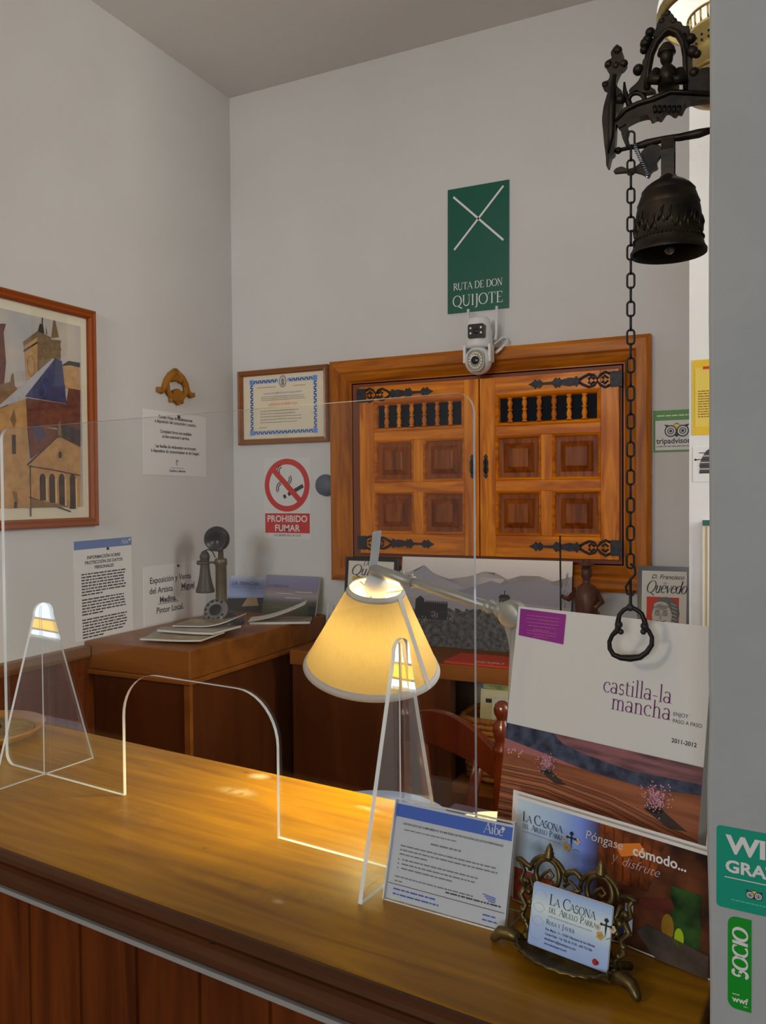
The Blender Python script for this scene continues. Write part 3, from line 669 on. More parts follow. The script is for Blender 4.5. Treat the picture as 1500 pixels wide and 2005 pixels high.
# framed townscape
pf = thing('framed_townscape', on_left(1.58, 1.7615), 'wood framed townscape print with a towered church and blue roof', 'framed picture')
w, h = .52, .641
FRM = mat('picture_frame_wood', col(120, 56, 12, .62), .5, 0, .2)
picture_frame(pf, w, h, .026, .022, FRM)
s = MB(); s.box(-w/2+.02, -h/2+.02, .001, w/2-.02, h/2-.02, .003, mat('picture_mount', col(176, 164, 146, K), .8))
# print coordinates from the close view: px -> local
def tp(px, py):
    P = at_px = ray(px*.3133, 560+py*.3133); q = EYE + P*((-1.87+.005-EYE.x)/P.x); return (q.y-1.58, q.z-1.7615)
xr = .5-.26-.026
sky = noisy('print_sky', col(150, 142, 130, K), col(120, 124, 132, K), 7, .7)
x1 = w/2-.048; y1 = h/2-.052; y0 = -h/2+.058; x0 = -w/2+.048
s.rect(x0, y0, x1, y1, sky, .0036)
stone = noisy('print_stone', col(146, 114, 72, K), col(128, 98, 62, K), 40, .7); stone_d = noisy('print_stone_shade', col(104, 82, 54, K), col(88, 68, 46, K), 40, .7)
brick = noisy('print_brick', col(84, 46, 36, K), col(66, 36, 32, K), 60, .7); roofb = noisy('print_blue_roof', col(42, 48, 84, K), col(34, 38, 66, K), 30, .7)
roofg = mat('print_grey_roof', col(134, 134, 138, K), .7); dkp = mat('print_dark', col(34, 32, 34, K), .7); brown = mat('print_brown', col(92, 72, 50, K), .7)
def P(m, z, *pts):
    q = [tp(*a) for a in pts]; q = [(min(max(a, x0), x1), min(max(b, y0), y1)) for a, b in q]; s.poly(q, m, z)
P(brick, .0040, (-300, 235), (40, 235), (25, 290), (40, 480), (25, 640), (40, 700), (-300, 760))
P(stone, .0042, (150, 360), (235, 300), (320, 330), (330, 560), (165, 590)); P(stone_d, .0044, (235, 300), (320, 330), (320, 540), (235, 560))
P(brown, .0046, (145, 350), (235, 280), (320, 320), (320, 345), (240, 315), (150, 375)); P(dkp, .0048, (150, 400), (235, 345), (235, 358), (150, 412))
s.ring(tp(195, 500)[0], tp(195, 500)[1], .012, .0014, brown, .0048, ry=.028)
P(dkp, .0046, (238, 285), (250, 235), (270, 240), (278, 300)); P(dkp, .0044, (262, 180), (270, 180), (268, 240), (262, 240)); P(dkp, .0044, (290, 250), (296, 300), (290, 305))
P(stone_d, .0050, (325, 340), (378, 345), (380, 460), (315, 450)); P(brown, .0052, (322, 325), (335, 205), (345, 205), (368, 320)); P(brown, .0054, (318, 335), (380, 340), (380, 360), (318, 352)); P(brown, .0054, (316, 385), (382, 390), (382, 405), (316, 400))
P(stone, .0050, (380, 500), (430, 480), (500, 490), (500, 640), (410, 640)); P(dkp, .0052, (378, 500), (430, 468), (500, 480), (500, 510), (440, 495))
P(stone_d, .0056, (-300, 700), (60, 600), (110, 640), (40, 760), (-300, 900)); P(brown, .0058, (62, 620), (76, 545), (84, 550), (92, 625))
P(roofg, .0060, (-300, 900), (0, 740), (330, 450), (345, 470), (160, 690), (0, 760)); P(roofb, .0062, (345, 450), (385, 470), (415, 735), (155, 690))
P(brick, .0064, (165, 700), (415, 738), (430, 640), (500, 650), (500, 900), (165, 870)); 
P(stone, .0066, (-300, 900), (0, 765), (160, 705), (180, 1120), (190, 1440), (-300, 1440))
P(brick, .0065, (-300, 1000), (20, 900), (20, 1440), (-300, 1440)); P(dkp, .0069, (-300, 760), (5, 752), (5, 1440), (-300, 1440)) if False else None
P(dkp, .0068, (70, 930), (95, 930), (98, 1050), (72, 1050)); P(brown, .0068, (60, 830), (85, 770), (100, 840), (85, 890)); P(dkp, .0068, (85, 1350), (105, 1350), (105, 1425), (85, 1425)); P(brown, .0068, (70, 1280), (105, 1290), (110, 1350), (90, 1350))
P(brick, .0066, (170, 860), (500, 930), (500, 1010), (370, 950), (190, 1080)); P(roofb, .0067, (190, 870), (250, 870), (290, 930), (235, 990))
P(dkp, .0067, (380, 860), (500, 900), (500, 1000), (385, 930))
P(stone, .0070, (180, 1115), (365, 940), (500, 1010), (500, 1190), (500, 1440), (180, 1440)); P(stone_d, .0072, (355, 950), (362, 850), (376, 850), (384, 950))
for q in (((165, 1120), (365, 935), (500, 1000)), ((175, 1125), (330, 1150), (500, 1185)), ((180, 1320), (330, 1370), (440, 1410)), ((185, 1130), (190, 1440))): s.stroke([tp(*a) for a in q], .0034, dkp, .0074)
s.disc(*tp(372, 1055), .0065, dkp, .0074, 14, .010); s.ring(*tp(372, 1058), .010, .0016, stone_d, .0075, ry=.017)
for a in (263, 322, 382, 450):
    cx, cyy = tp(a, 1205); b0 = tp(a, 1340+(a-263)*.28)[1]; rr = .0105
    s.poly([(cx-rr, b0), (cx+rr, b0)]+[(cx+rr*math.cos(R(q)), cyy+rr*1.4*math.sin(R(q))) for q in range(0, 181, 20)], dkp, .0074)
    s.poly([(cx+rr, b0), (cx+rr*1.5, b0), (cx+rr*1.5, cyy), (cx+rr, cyy)], mat('print_pale_stone', col(170, 144, 104, K), .7), .0075)
P(stone_d, .0076, (190, 1330), (440, 1415), (440, 1440), (190, 1440))
s.build('print', pf)
MB().box(-w/2+.024, -h/2+.024, .010, w/2-.024, h/2-.024, .0115, PANE).build('glass_pane', pf)

# ---- stickers on the near wall
def on_pillar(x, z, dz=0): return PL @ basis((x, 0, z), (1, 0, 0), (0, 0, 1))
def rrect(x0, y0, x1, y1, r, corners='abcd'):
    out = []
    for cx, cy, a, k in ((x1-r, y1-r, 0, 'a'), (x0+r, y1-r, 90, 'b'), (x0+r, y0+r, 180, 'c'), (x1-r, y0+r, 270, 'd')):
        if k in corners: out += [(cx+r*math.cos(R(a+q)), cy+r*math.sin(R(a+q))) for q in range(0, 91, 15)]
        else: out.append((x1 if k in 'ad' else x0, y1 if k in 'ab' else y0))
    return out
s = MB(); TEAL = mat('sticker_teal', col(0, 96, 78, .34), .45)
s.prism(rrect(0, -.0615, .088, 0, .003), 0, .0006, TEAL)
s.text('WIFI', .0075, -.0190, .0185, WHITE, 'LEFT', .001, .0007, sx=1.12); s.text('GRATIS', .0062, -.0335, .0125, WHITE, 'LEFT', .001, .0004, sx=1.1)
s.rect(.0058, -.0382, .080, -.0375, WHITE, .001); owl(s, .0262, -.0475, .0026, .001); s.lines(.0105, -.0545, .06, .01, 1, .0008, mat('teal_pale', col(60, 140, 124, .4), .5), .001, 1)
tag(s.build('wifi_sticker', M=on_pillar(.0060, 1.279)), 'teal free wifi sticker on the near wall end', 'sticker')
s = MB(); SG = mat('sticker_leaf_green', col(0, 92, 16, .34), .45)
s.prism(rrect(0, -.0695, .0163, 0, .006, 'bc'), 0, .0006, SG)
T = Matrix.Translation((.0135, -.0455, .001)) @ Matrix.Rotation(R(90), 4, 'Z')
def rot90(q, w): return (.0135-w, -.0455+q)
serif(s, 'SOCIO', 0, 0, .0098, WHITE, .001, 'L', .0375, .0, .10, 2.1, rot90)
s.text('wwf', .0033, -.0640, .0062, WHITE, 'LEFT', .001, .0002); s.rect(.0033, -.0585, .0083, -.0579, WHITE, .001); s.rect(.0110, -.0662, .0138, -.0657, WHITE, .001)
tag(s.build('member_sticker', M=on_pillar(.0140, 1.2122)), 'narrow green member sticker with sideways white lettering below the teal one', 'sticker')

# ================================================================ THINGS ON THE CHEST
PH = thing('candlestick_telephone', turned(-1.688, 2.215, 1.10, 14), 'old dark candlestick telephone with rotary dial standing on the chest', 'telephone')
PHB = noisy('telephone_black', (.012, .014, .018, 1), (.03, .032, .036, 1), 40, .3); PHG = noisy('telephone_bronze', col(74, 66, 50, .62), col(92, 82, 60, .62), 30, .4, .4)
b = MB(); b.lathe([(.074, 0), (.076, .006), (.072, .014), (.060, .022), (.045, .034), (.040, .040), (.0001, .041)], PHB, 32); b.build('base', PH)
c = MB(); c.lathe([(.030, .038), (.024, .046), (.0195, .054), (.0185, .06), (.0185, .195), (.021, .198), (.021, .214), (.019, .218), (.010, .220), (.008, .250), (.0001, .250)], PHG, 24); c.build('column', PH)
d = MB(); T = Matrix.Translation((.002, -.052, .052)) @ Matrix.Rotation(R(58), 4, 'X')
d.lathe([(.040, -.016), (.042, 0), (.040, .004), (.026, .005), (.025, .004), (.0001, .004)], mat('dial_grey', col(86, 86, 84, .6), .4), 32, T)
for k in range(10): d.disc(.033*math.cos(R(k*30+60)), .033*math.sin(R(k*30+60)), .0048, PHB, .0052, 12, M=T)
d.disc(0, 0, .020, PHB, .0056, 24, M=T); d.box(.028, -.036, .004, .032, -.024, .009, ALU, T)
d.build('dial', PH)
mth = MB(); T = Matrix.Translation((-.012, -.004, .283)) @ Matrix.Rotation(R(18), 4, 'Z') @ Matrix.Rotation(R(96), 4, 'X')
mth.lathe([(.018, -.034), (.033, -.030), (.041, -.018), (.043, -.004), (.040, .006), (.034, .008), (.024, .018), (.026, .030), (.033, .042), (.031, .042), (.020, .028), (.0001, .022)], PHB, 28, T)
mth.tube([(0, 0, .247), (0, .004, .262), (-.004, .008, .275)], .006, PHG, 8); mth.build('mouthpiece', PH)
rc = MB(); T = Matrix.Translation((-.044, -.030, .108))
rc.lathe([(.030, 0), (.0315, .004), (.030, .010), (.024, .030), (.018, .060), (.0155, .085), (.0155, .112), (.017, .114), (.017, .120), (.012, .132), (.006, .138), (.0001, .139)], mat('receiver_grey', col(52, 49, 43, .62), .45), 24, T); rc.build('receiver', PH)
hk = MB(); hk.tube([(-.016, 0, .200), (-.024, -.008, .206), (-.030, -.016, .206)], .0035, PHG, 8); hk.tube([(-.02, 0, .222), (-.026, -.010, .243), (-.036, -.022, .250), (-.044, -.030, .246)], .002, PHB, 6)
hk.tube([(-.030, -.016, .206), (-.026, -.036, .206), (-.040, -.052, .206), (-.062, -.044, .206), (-.064, -.030, .206)], .003, PHG, 8); hk.ball((-.066, -.030, .206), .008, PHG); hk.build('hook', PH)

MAGE = mat('page_edges', (.66, .65, .62, 1), .8)
def magazine(name, x, y, z, ang, w, h, th, cover, label, curl=0.0, group=None):
    q = MB(); n = 10; hw = w/2; vs = []; fs = []
    for i in range(n+1):
        u = -hw+w*i/n; dz = curl*max(0, (i/n-.45)/.55)**2
        for (yy, zz) in ((-h/2, 0), (h/2, 0), (h/2, th), (-h/2, th)): vs.append((u, yy, zz+dz))
    for i in range(n):
        for k in range(4): fs.append(((4*i+k), (4*i+(k+1) % 4), (4*i+4+(k+1) % 4), (4*i+4+k)))
    for j, f in enumerate(fs): q.add([vs[a] for a in f], [(0, 1, 2, 3)], cover if j % 4 in (2,) else MAGE)
    q.add([vs[0], vs[1], vs[2], vs[3]], [(0, 1, 2, 3)], MAGE); q.add([vs[-4], vs[-3], vs[-2], vs[-1]], [(3, 2, 1, 0)], MAGE)
    return tag(q.build(name, M=turned(x, y, z, ang)), label, 'magazine', group)
CV1 = noisy('cover_grey', col(92, 86, 74, K), col(120, 112, 98, K), 18, .35); CV2 = noisy('cover_olive', col(84, 74, 52, K), col(116, 106, 80, K), 22, .35); CV3 = mat('cover_slate', col(70, 78, 88, K), .3)
g = 'magazines piled on the chest'
magazine('magazine', -1.695, 2.00, 1.1003, -62, .21, .15, .006, CV3, 'slate covered magazine sticking out of the pile towards the wall', 0, g)
magazine('magazine', -1.610, 1.925, 1.1068, 10, .20, .145, .005, CV2, 'olive covered magazine lying lowest at the chest edge', .004, g)
magazine('magazine', -1.612, 2.005, 1.1163, 2, .205, .145, .006, CV1, 'grey magazine in the middle of the pile on the chest', .003, g)
magazine('magazine', -1.622, 2.070, 1.1258, 16, .19, .14, .003, CV2, 'topmost magazine of the pile, its cover curling up', .022, g)
magazine('magazine', -1.530, 2.335, 1.1003, 28, .20, .12, .007, CV1, 'thin magazine lying flat beneath the curled leaflet near the desk', 0, g)
q = MB(); n = 12; M = turned(-1.540, 2.330, 1.1082, 28); vs = []
for i in range(n+1):
    u = -.095+.19*i/n; z = .055*(i/n)**1.6
    vs += [(u, -.05, z), (u, .05, z), (u, .05, z+.0012), (u, -.05, z+.0012)]
fs = []
for i in range(n):
    for k in range(4): fs.append((4*i+k, 4*i+(k+1) % 4, 4*i+4+(k+1) % 4, 4*i+4+k))
q.add(vs, fs+[(0, 1, 2, 3), (4*n+3, 4*n+2, 4*n+1, 4*n)], mat('leaflet_paper', col(150, 148, 144, K), .5))
q.lines(-.02, .0, .075, .018, 1, .006, GREYINK, .040, 1)
q.v = [tuple(v) for v in q.v]
tag(q.build('leaflet', M=M), 'white leaflet curling upward on a flat magazine at the chest end', 'leaflet')
# two landscape booklets standing against the back wall
def standing_book(name, X, Y, z, w, h, th, lean, label, cat, paint, group=None, ang=0, pages=MAGE):
    s = MB(); s.box(-w/2, 0, -th, w/2, h, 0, pages); paint(s, w, h)
    return tag(s.build(name, M=leaning((X, Y, z), ang, lean)), label, cat, group)
def la_mancha_blue(s, w, h):
    s.rect(-w/2, 0, w/2, h, gradient('booklet_sky', 'y', [(0, col(30, 40, 30, K)), (.035, col(60, 66, 60, K)), (.06, col(110, 120, 150, K)), (.10, col(86, 96, 130, K)), (.14, col(140, 146, 158, K))], .3))
    s.text('LA  MANCHA', -w/2+.012, h-.034, .020, mat('booklet_navy', col(40, 44, 70, K), .5), 'LEFT', .0008); s.lines(-w/2+.012, h-.044, w/2-.03, .01, 1, .003, GREYINK, .0008, 1)
    s.poly([(-w/2, 0), (-w/2, .045), (w/2, .058), (w/2, 0)], mat('booklet_dark_field', col(34, 34, 34, K), .4), .0008)
    s.poly([(-.03, .018), (-.01, .052), (.03, .054), (.045, .025)], mat('booklet_tan', col(116, 96, 72, K), .4), .0012)
standing_book('booklet', -1.770, 2.478, 1.1002, .20, .132, .006, 17, 'pale blue landscape booklet leaning behind the telephone', 'booklet', la_mancha_blue, 'landscape booklets against the back wall')
def la_mancha_dusk(s, w, h):
    s.rect(-w/2, 0, w/2, h, gradient('booklet_dusk', 'y', [(0, col(44, 48, 34, K)), (.03, col(58, 60, 40, K)), (.045, col(62, 60, 62, K)), (.07, col(104, 98, 100, K)), (.09, col(92, 84, 92, K)), (.11, col(88, 86, 112, K)), (.14, col(96, 96, 108, K))], .3))
    s.text('LA MANCHA', -w/2+.01, h-.045, .016, mat('booklet_plum', col(60, 44, 54, K), .5), 'LEFT', .0008)
    for x0, y in ((-.06, .075), (.02, .082), (-.02, .060)): s.rect(x0, y, x0+.07, y+.003, mat('booklet_cloud', col(128, 122, 122, K), .5), .0008)
    s.rect(w/2-.03, .0, w/2, .035, mat('booklet_black', col(30, 32, 36, K), .5), .001)
standing_book('booklet', -1.590, 2.468, 1.1002, .225, .142, .008, 15, 'dusky landscape booklet leaning on the back wall beside the pale blue one', 'booklet', la_mancha_dusk, 'landscape booklets against the back wall')
# clear holder between the chest and the hatch
s = MB(); s.box(-.02, -.0, -.002, .025, .125, 0, ACR); s.box(-.02, 0, 0, .025, .002, .03, ACR)
for x in (-.02, .0235): s.box(x, 0, -.002, x+.0015, .125, .0003, ACRE)
s.stroke([(.004, .12), (.006, .07), (-.012, .03)], .003, GREYINK, .001)
tag(s.build('leaflet_holder', M=leaning((-1.375, 2.40, 1.0352), 0, 8)), 'small clear plastic leaflet holder at the end of the shelf unit top', 'holder')

# ================================================================ THINGS ON THE SHELF UNIT
SZ = 1.0352
def quijote(s, w, h):
    s.box(-w/2, 0, 0, w/2, h, .004, BLKPL)
    s.rect(-w/2+.012, .012, w/2-.012, h-.013, CREAM, .0045); s.rect(-w/2+.03, .02, w/2-.016, h-.066, mat('ochre_cover', (.62, .38, .06, 1), .6), .0049)
    T = lambda a, b: (a, b)
    serif(s, 'Don', -.010, h-.028, .020, INK, .0053, 'C', None, .0, .35, .9); serif(s, 'Quijote', -.076, h-.060, .034, INK, .0053, 'L', .134, -.02, .35, 1.0)
    s.stroke([(.0, h-.085), (-.01, h-.10), (-.03, h-.11)], .0015, INK, .0049)
standing_book('framed_cover', -1.250, 2.432, SZ, .195, .282, .012, 7, 'black framed ochre book cover standing below the hinge end of the hatch', 'framed print', quijote, 'framed book covers on the shelf unit', 0, BLKPL)
def quevedo(s, w, h):
    s.box(-w/2, 0, 0, w/2, h, .004, BLKPL)
    s.rect(-w/2+.012, .012, w/2-.014, h-.014, mat('cover_pale', (.72, .71, .66, 1), .6), .0045)
    s.rect(-w/2+.026, .014, w/2-.034, h-.088, mat('cover_red', (.66, .05, .02, 1), .6), .0049)
    serif(s, 'D. Francisco', -.040, h-.038, .018, GREYINK, .0049, 'L', .092, -.02, .3, .5) if False else None
    s.text('D. Francisco', -.036, h-.036, .0175, INK, 'LEFT', .0049, .0002, .35); s.text('de', -.005, h-.052, .012, GREYINK, 'LEFT', .0049, 0, .35)
    serif(s, 'Quevedo', -.052, h-.076, .034, INK, .0053, 'L', .110, -.02, .3, .95)
    # engraved head: hair, face, moustache, collar
    hx, hy = .000, h-.145; skin = mat('engraving_face', (.60, .58, .54, 1), .6); hair = mat('engraving_hair', (.16, .16, .15, 1), .6)
    s.disc(hx+.004, hy+.012, .038, hair, .0053, 20, .046); s.disc(hx-.006, hy+.004, .027, skin, .0057, 20, .036); s.disc(hx-.008, hy+.032, .020, skin, .0057, 16, .012)
    for k in range(9): s.stroke([(hx+.018+.003*math.sin(k), hy+.04-k*.010), (hx+.034, hy+.034-k*.010)], .0018, skin, .0057)
    for dx in (-.018, .003):
        s.disc(hx+dx, hy+.010, .0065, INK, .0061, 14); s.disc(hx+dx, hy+.010, .0048, skin, .0063, 14); s.disc(hx+dx, hy+.010, .002, INK, .0065, 8); s.stroke([(hx+dx-.007, hy+.018), (hx+dx+.007, hy+.019)], .0018, INK, .0061)
    s.stroke([(hx-.007, hy+.008), (hx-.011, hy-.006), (hx-.005, hy-.007)], .0015, INK, .0061)
    s.stroke([(hx-.022, hy-.010), (hx-.009, hy-.014), (hx+.006, hy-.009)], [.001, .004, .001], INK, .0061); s.poly([(hx-.012, hy-.022), (hx-.003, hy-.022), (hx-.008, hy-.034)], hair, .0061)
    s.poly([(hx-.038, hy-.052), (hx-.020, hy-.030), (hx+.024, hy-.030), (hx+.038, hy-.052)], skin, .0055); s.poly([(hx-.05, .016), (hx-.038, hy-.052), (hx+.042, hy-.050), (hx+.042, .016)], hair, .0054)
standing_book('framed_cover', -.3065, 2.432, SZ, .148, .282, .012, 6, 'black framed cover with an engraved moustached face on red', 'framed print', quevedo, 'framed book covers on the shelf unit', 0, BLKPL)
def misty(s, w, h):
    s.rect(-w/2, 0, w/2, h, gradient('mist_sky', 'y', [(0, col(110, 106, 112, K)), (.16, col(122, 116, 120, K)), (.22, col(146, 140, 138, K)), (.29, col(166, 160, 154, K))], .25))
    def ridge(pts, c, z):
        s.poly([(-w/2, 0)]+[(-w/2+w*a, h*b) for a, b in pts]+[(w/2, 0)], mat('ridge_%d' % int(z*1e5), c, .3), z)
    ridge([(0, .80), (.07, .84), (.14, .91), (.2, .82), (.3, .76), (.42, .80), (.50, .86), (.58, .85), (.64, .78), (.72, .83), (.82, .83), (.9, .78), (1, .84)], col(134, 128, 132, K), .0004)
    ridge([(0, .72), (.06, .80), (.14, .90), (.21, .80), (.30, .74), (.38, .68), (.5, .66), (1, .7)], col(110, 106, 114, K), .0007)
    ridge([(0, .6), (.25, .58), (.40, .66), (.55, .76), (.63, .72), (.72, .76), (.86, .77), (.93, .72), (1, .82)], col(94, 92, 102, K), .0010)
    ridge([(0, .62), (.08, .76), (.16, .70), (.2, .55), (.5, .56), (.8, .5), (1, .56)], gradient('low_mist', 'y', [(0, col(80, 80, 84, K)), (.14, col(116, 112, 116, K)), (.24, col(88, 88, 98, K))], .3), .0013) if False else None
    s.poly([(-w/2, 0), (-w/2, h*.62), (w*.02, h*.55), (w/2, h*.50), (w/2, 0)], gradient('low_mist', 'y', [(.06, col(60, 60, 62, K)), (.12, col(104, 102, 106, K)), (.17, col(112, 108, 114, K))], .3), .0013)
    rnd = random.Random(3)
    dk = noisy('panorama_town', col(34, 34, 36, K), col(66, 66, 66, K), 70, .3)
    pts = [(-w/2, 0), (-w/2, h*.50)]
    x = -w/2
    while x < w/2: pts += [(x, h*(.40+.05*rnd.random())), (x+.014, h*(.40+.05*rnd.random()))]; x += .018
    s.poly(pts+[(w/2, 0)], dk, .0016)
    s.poly([(-w*.40, h*.3), (-w*.40, h*.52), (-w*.37, h*.56), (-w*.345, h*.52), (-w*.345, h*.49), (-w*.2, h*.48), (-w*.2, h*.3)], mat('panorama_castle', col(30, 30, 34, K), .3), .0019)
    for k in range(12): s.rect(-w*.335+k*w*.0115, h*.48, -w*.328+k*w*.0115, h*.505, mat('panorama_castle', col(30, 30, 34, K), .3), .0019)
    for cx, cy, r in ((-.04, .56, .010), (-.10, .34, .016), (-.16, .36, .014), (.10, .3, .02), (-.20, .28, .018)):
        for k in range(26): a = rnd.random()*6.3; q = rnd.random()**.5*r; s.disc(cx*1.0+q*math.cos(a), h*cy+q*math.sin(a), .0028, mat('panorama_leaf', col(84, 80, 80, K), .3) if k % 2 else dk, .0021+k*.00001, 6)
    tx = .075; tw = mat('panorama_tower', col(34, 40, 36, K), .3)
    s.rect(tx-.017, h*.30, tx+.017, h*.58, tw, .0024); s.poly([(tx-.020, h*.58), (tx-.012, h*.615), (tx+.012, h*.615), (tx+.020, h*.58)], BLKPL, .0025); s.rect(tx-.0015, h*.61, tx+.0015, h*.66, BLKPL, .0025)
    for dx in (-.009, .0, .009): s.rect(tx+dx-.002, h*.46, tx+dx+.002, h*.54, mat('panorama_sky_gap', col(112, 120, 112, K), .3), .0026)
    s.rect(w*.37, h*.3, w*.373, h*.95, BLKPL, .0024) if False else None
    for k in range(14): a = w*.43+rnd.random()*w*.06; b = h*(.35+.5*rnd.random()); s.stroke([(a, b), (a+.010*rnd.random(), b+.018)], .0016, dk, .0027)
standing_book('panorama_print', -.862, 2.445, SZ, .570, .288, .010, 9, 'wide grey print of misty mountains over a town, propped on the shelf unit', 'picture', misty, None, 0, mat('dark_board', col(30, 30, 32, K), .5))

# slim dark carved figure with a long stick
fg = thing('carved_figurine', Matrix.Translation((-.505, 2.345, SZ)), 'slim dark wood carved figure with a stick beside the misty print', 'figurine')
FGM = noisy('dark_carving', col(46, 26, 18, K), col(70, 42, 30, K), 40, .4)
b = MB(); b.lathe([(.046, 0), (.048, .010), (.047, .05), (.046, .10), (.044, .12), (.030, .135), (.0001, .14)], FGM, 20)
b.lathe([(.026, .12), (.032, .15), (.034, .20), (.028, .225), (.012, .235), (.010, .245), (.015, .255), (.016, .270), (.013, .285), (.024, .287), (.024, .290), (.012, .293), (.010, .302), (.0001, .303)], FGM, 16)
b.build('body', fg)
a = MB(); a.tube([(.026, 0, .215), (.046, -.012, .185), (.030, -.036, .17)], [.009, .008, .006], FGM, 8); a.build('arm', fg); a = MB(); a.tube([(-.026, 0, .215), (-.048, -.018, .19), (-.062, -.034, .20)], [.009, .008, .006], FGM, 8); a.build('arm', fg)
st = MB(); st.tube([(-.064, -.036, .001), (-.066, -.036, .372)], .0026, BLKPL, 8); st.build('stick', fg)
st = MB(); st.tube([(.040, -.028, .16), (.060, -.030, .001)], .0028, FGM, 8); st.build('cane', fg)

# red booklet lying at the shelf edge
s = MB(); s.box(-.105, -.068, 0, .105, .068, .006, mat('red_booklet', (.62, .06, .02, 1), .4))
serif(s, 'TIEMPO', .025, -.052, .022, WHITE, .0064, 'C', .085, .04, .1, 1.3)
tag(s.build('red_booklet', M=turned(-.785, 2.283, SZ, -1)), 'flat red booklet at the front edge below the misty print', 'booklet')
# basket of leaflets in the niche
bk = thing('leaflet_basket', Matrix.Translation((-.712, 2.325, .694)), 'wicker basket in the niche of the shelf unit', 'basket')
WK = noisy('wicker', col(96, 58, 22, K), col(130, 84, 36, K), 60, .6, 0, .5)
b = MB(); hw, hd, hh = .125, .085, .185
for k in range(11):
    z = .008+k*.017; e = .02*(k/10); P4 = []
    nn = 40
    for i in range(nn):
        a = 2*math.pi*i/nn; cx = math.copysign(abs(math.cos(a))**.5, math.cos(a)); sy = math.copysign(abs(math.sin(a))**.5, math.sin(a))
        rr = 1+.02*(1 if (i+k) % 2 else -1); P4.append(((hw+e)*cx*rr, (hd+e*.5)*sy*rr, z))
    b.tube(P4, .0092, WK, 6, True)
b.box(-hw+.01, -hd+.01, 0, hw-.01, hd-.01, .01, WK); b.build('woven_body', bk)
for k, (dx, dy, w, h, ang, lean, c1, lab) in enumerate(((.0, .030, .20, .268, 0, 6, (150, 152, 130), 'pale green leaflet standing at the back of the wicker basket'), (-.005, .006, .19, .235, 3, 9, (176, 172, 150), 'cream leaflet with dark panels in the middle of the basket'), (.018, -.022, .16, .215, -4, 10, (196, 194, 182), 'white folded map leaflet at the front of the basket'))):
    s = MB(); s.box(-w/2, 0, -.006, w/2, h, 0, mat('leaflet_%d' % k, col(*c1, .5), .5))
    if k == 0: s.rect(-w/2+.01, h-.085, w/2-.03, h-.025, noisy('leaflet_green', col(110, 120, 62, .5), col(168, 166, 96, .5), 30, .5)); s.lines(.0, h-.015, .08, .01, 1, .004, INK, .0005, 1)
    if k == 1:
        s.rect(-w/2+.016, h-.04, -w/2+.035, h-.028, INK); s.rect(-w/2+.045, h-.042, w/2-.05, h-.028, INK); s.rect(.0, h-.025, w/2, h-.002, noisy('leaflet_lime', col(160, 158, 60, .5), col(190, 190, 110, .5), 30, .5))
    if k == 2: 
        for j in range(6): s.stroke([(-.07+j*.02, h-.09+.01*(j % 3)), (-.06+j*.022, h-.03), (-.045+j*.02, h-.05)], .003, mat('leaflet_mapgreen', col(120, 130, 100, .5), .5))
    tag(s.build('leaflet', M=leaning((-.722+dx, 2.312+dy, .7055), ang, lean)), lab, 'leaflet', 'leaflets in the wicker basket')

# ================================================================ CHAIR
chw = noisy('red_brown_varnish', col(70, 24, 9, .75), col(88, 34, 14, .75), 20, .25, 0, 0, (1, 1, .2), coat=.3)
pA = Vector((-.548, 1.70, 0)); pB = Vector((-.868, 1.885, 0)); wA = (pB-pA).length; ang = math.degrees(math.atan2(pA.y-pB.y, pA.x-pB.x))
chair = thing('wooden_chair', turned((pA.x+pB.x)/2, (pA.y+pB.y)/2, 0, ang), 'red brown turned wooden chair standing behind the counter', 'chair')
hwid = wA/2
for sx in (-1, 1):
    p = MB(); p.lathe([(.014, 0), (.019, .06), (.020, .40), (.020, .55), (.016, .56), (.021, .575), (.016, .59), (.020, .60), (.020, .78), (.015, .79), (.020, .80), (.015, .815), (.019, .83), (.019, .945), (.017, .96), (.021, .968), (.021, .975), (.014, .985), (.018, 1.000), (.021, 1.012), (.019, 1.026), (.012, 1.036), (.011, 1.040), (.017, 1.050), (.0185, 1.060), (.016, 1.071), (.008, 1.078), (.0001, 1.079)], chw, 20, Matrix.Translation((sx*hwid, 0, 0))); p.build('back_post', chair)
    p = MB(); p.lathe([(.013, 0), (.018, .05), (.019, .20), (.015, .22), (.020, .24), (.020, .43), (.0001, .43)], chw, 16, Matrix.Translation((sx*(hwid+.02), .30, 0))); p.build('front_leg', chair)
    p = MB(); p.tube([(sx*hwid, 0, .2), (sx*(hwid+.02), .30, .2)], .010, chw, 8); p.tube([(sx*hwid, 0, .30), (sx*(hwid+.02), .30, .30)], .010, chw, 8); p.build('stretcher', chair)
def arch_rail(z, rise, hgt, name):
    p = MB(); n = 16; vs = []; fs = []
    for i in range(n+1):
        t = -1+2*i/n; x = t*(hwid-.012); up = rise*(1-t*t)
        for yy, zz in ((-.009, z), (.009, z), (.009, z+hgt+up), (-.009, z+hgt+up)): vs.append((x, yy-.006*(1-t*t), zz+(up*.45 if zz == z else 0)))
    for i in range(n):
        for k in range(4): fs.append((4*i+k, 4*i+(k+1) % 4, 4*i+4+(k+1) % 4, 4*i+4+k))
    p.add(vs, fs+[(0, 1, 2, 3), (4*n+3, 4*n+2, 4*n+1, 4*n)], chw); return p.build(name, chair, bevel=.003)
arch_rail(.905, .050, .060, 'crest_rail'); arch_rail(.60, .0, .045, 'lower_rail')
for x, bow in ((-.07, -.02), (.07, .02)):
    p = MB(); p.tube([(x+bow*2, 0, .935), (x+bow, -.004, .85), (x, -.004, .74), (x+bow*.5, 0, .62)], .017, chw, 10, flat=.45); p.build('splat', chair)
p = MB(); p.prism([(-hwid-.03, .33), (hwid+.03, .33), (hwid+.012, -.018), (-hwid-.012, -.018)], .43, .462, WK); p.build('rush_seat', chair, bevel=.008)

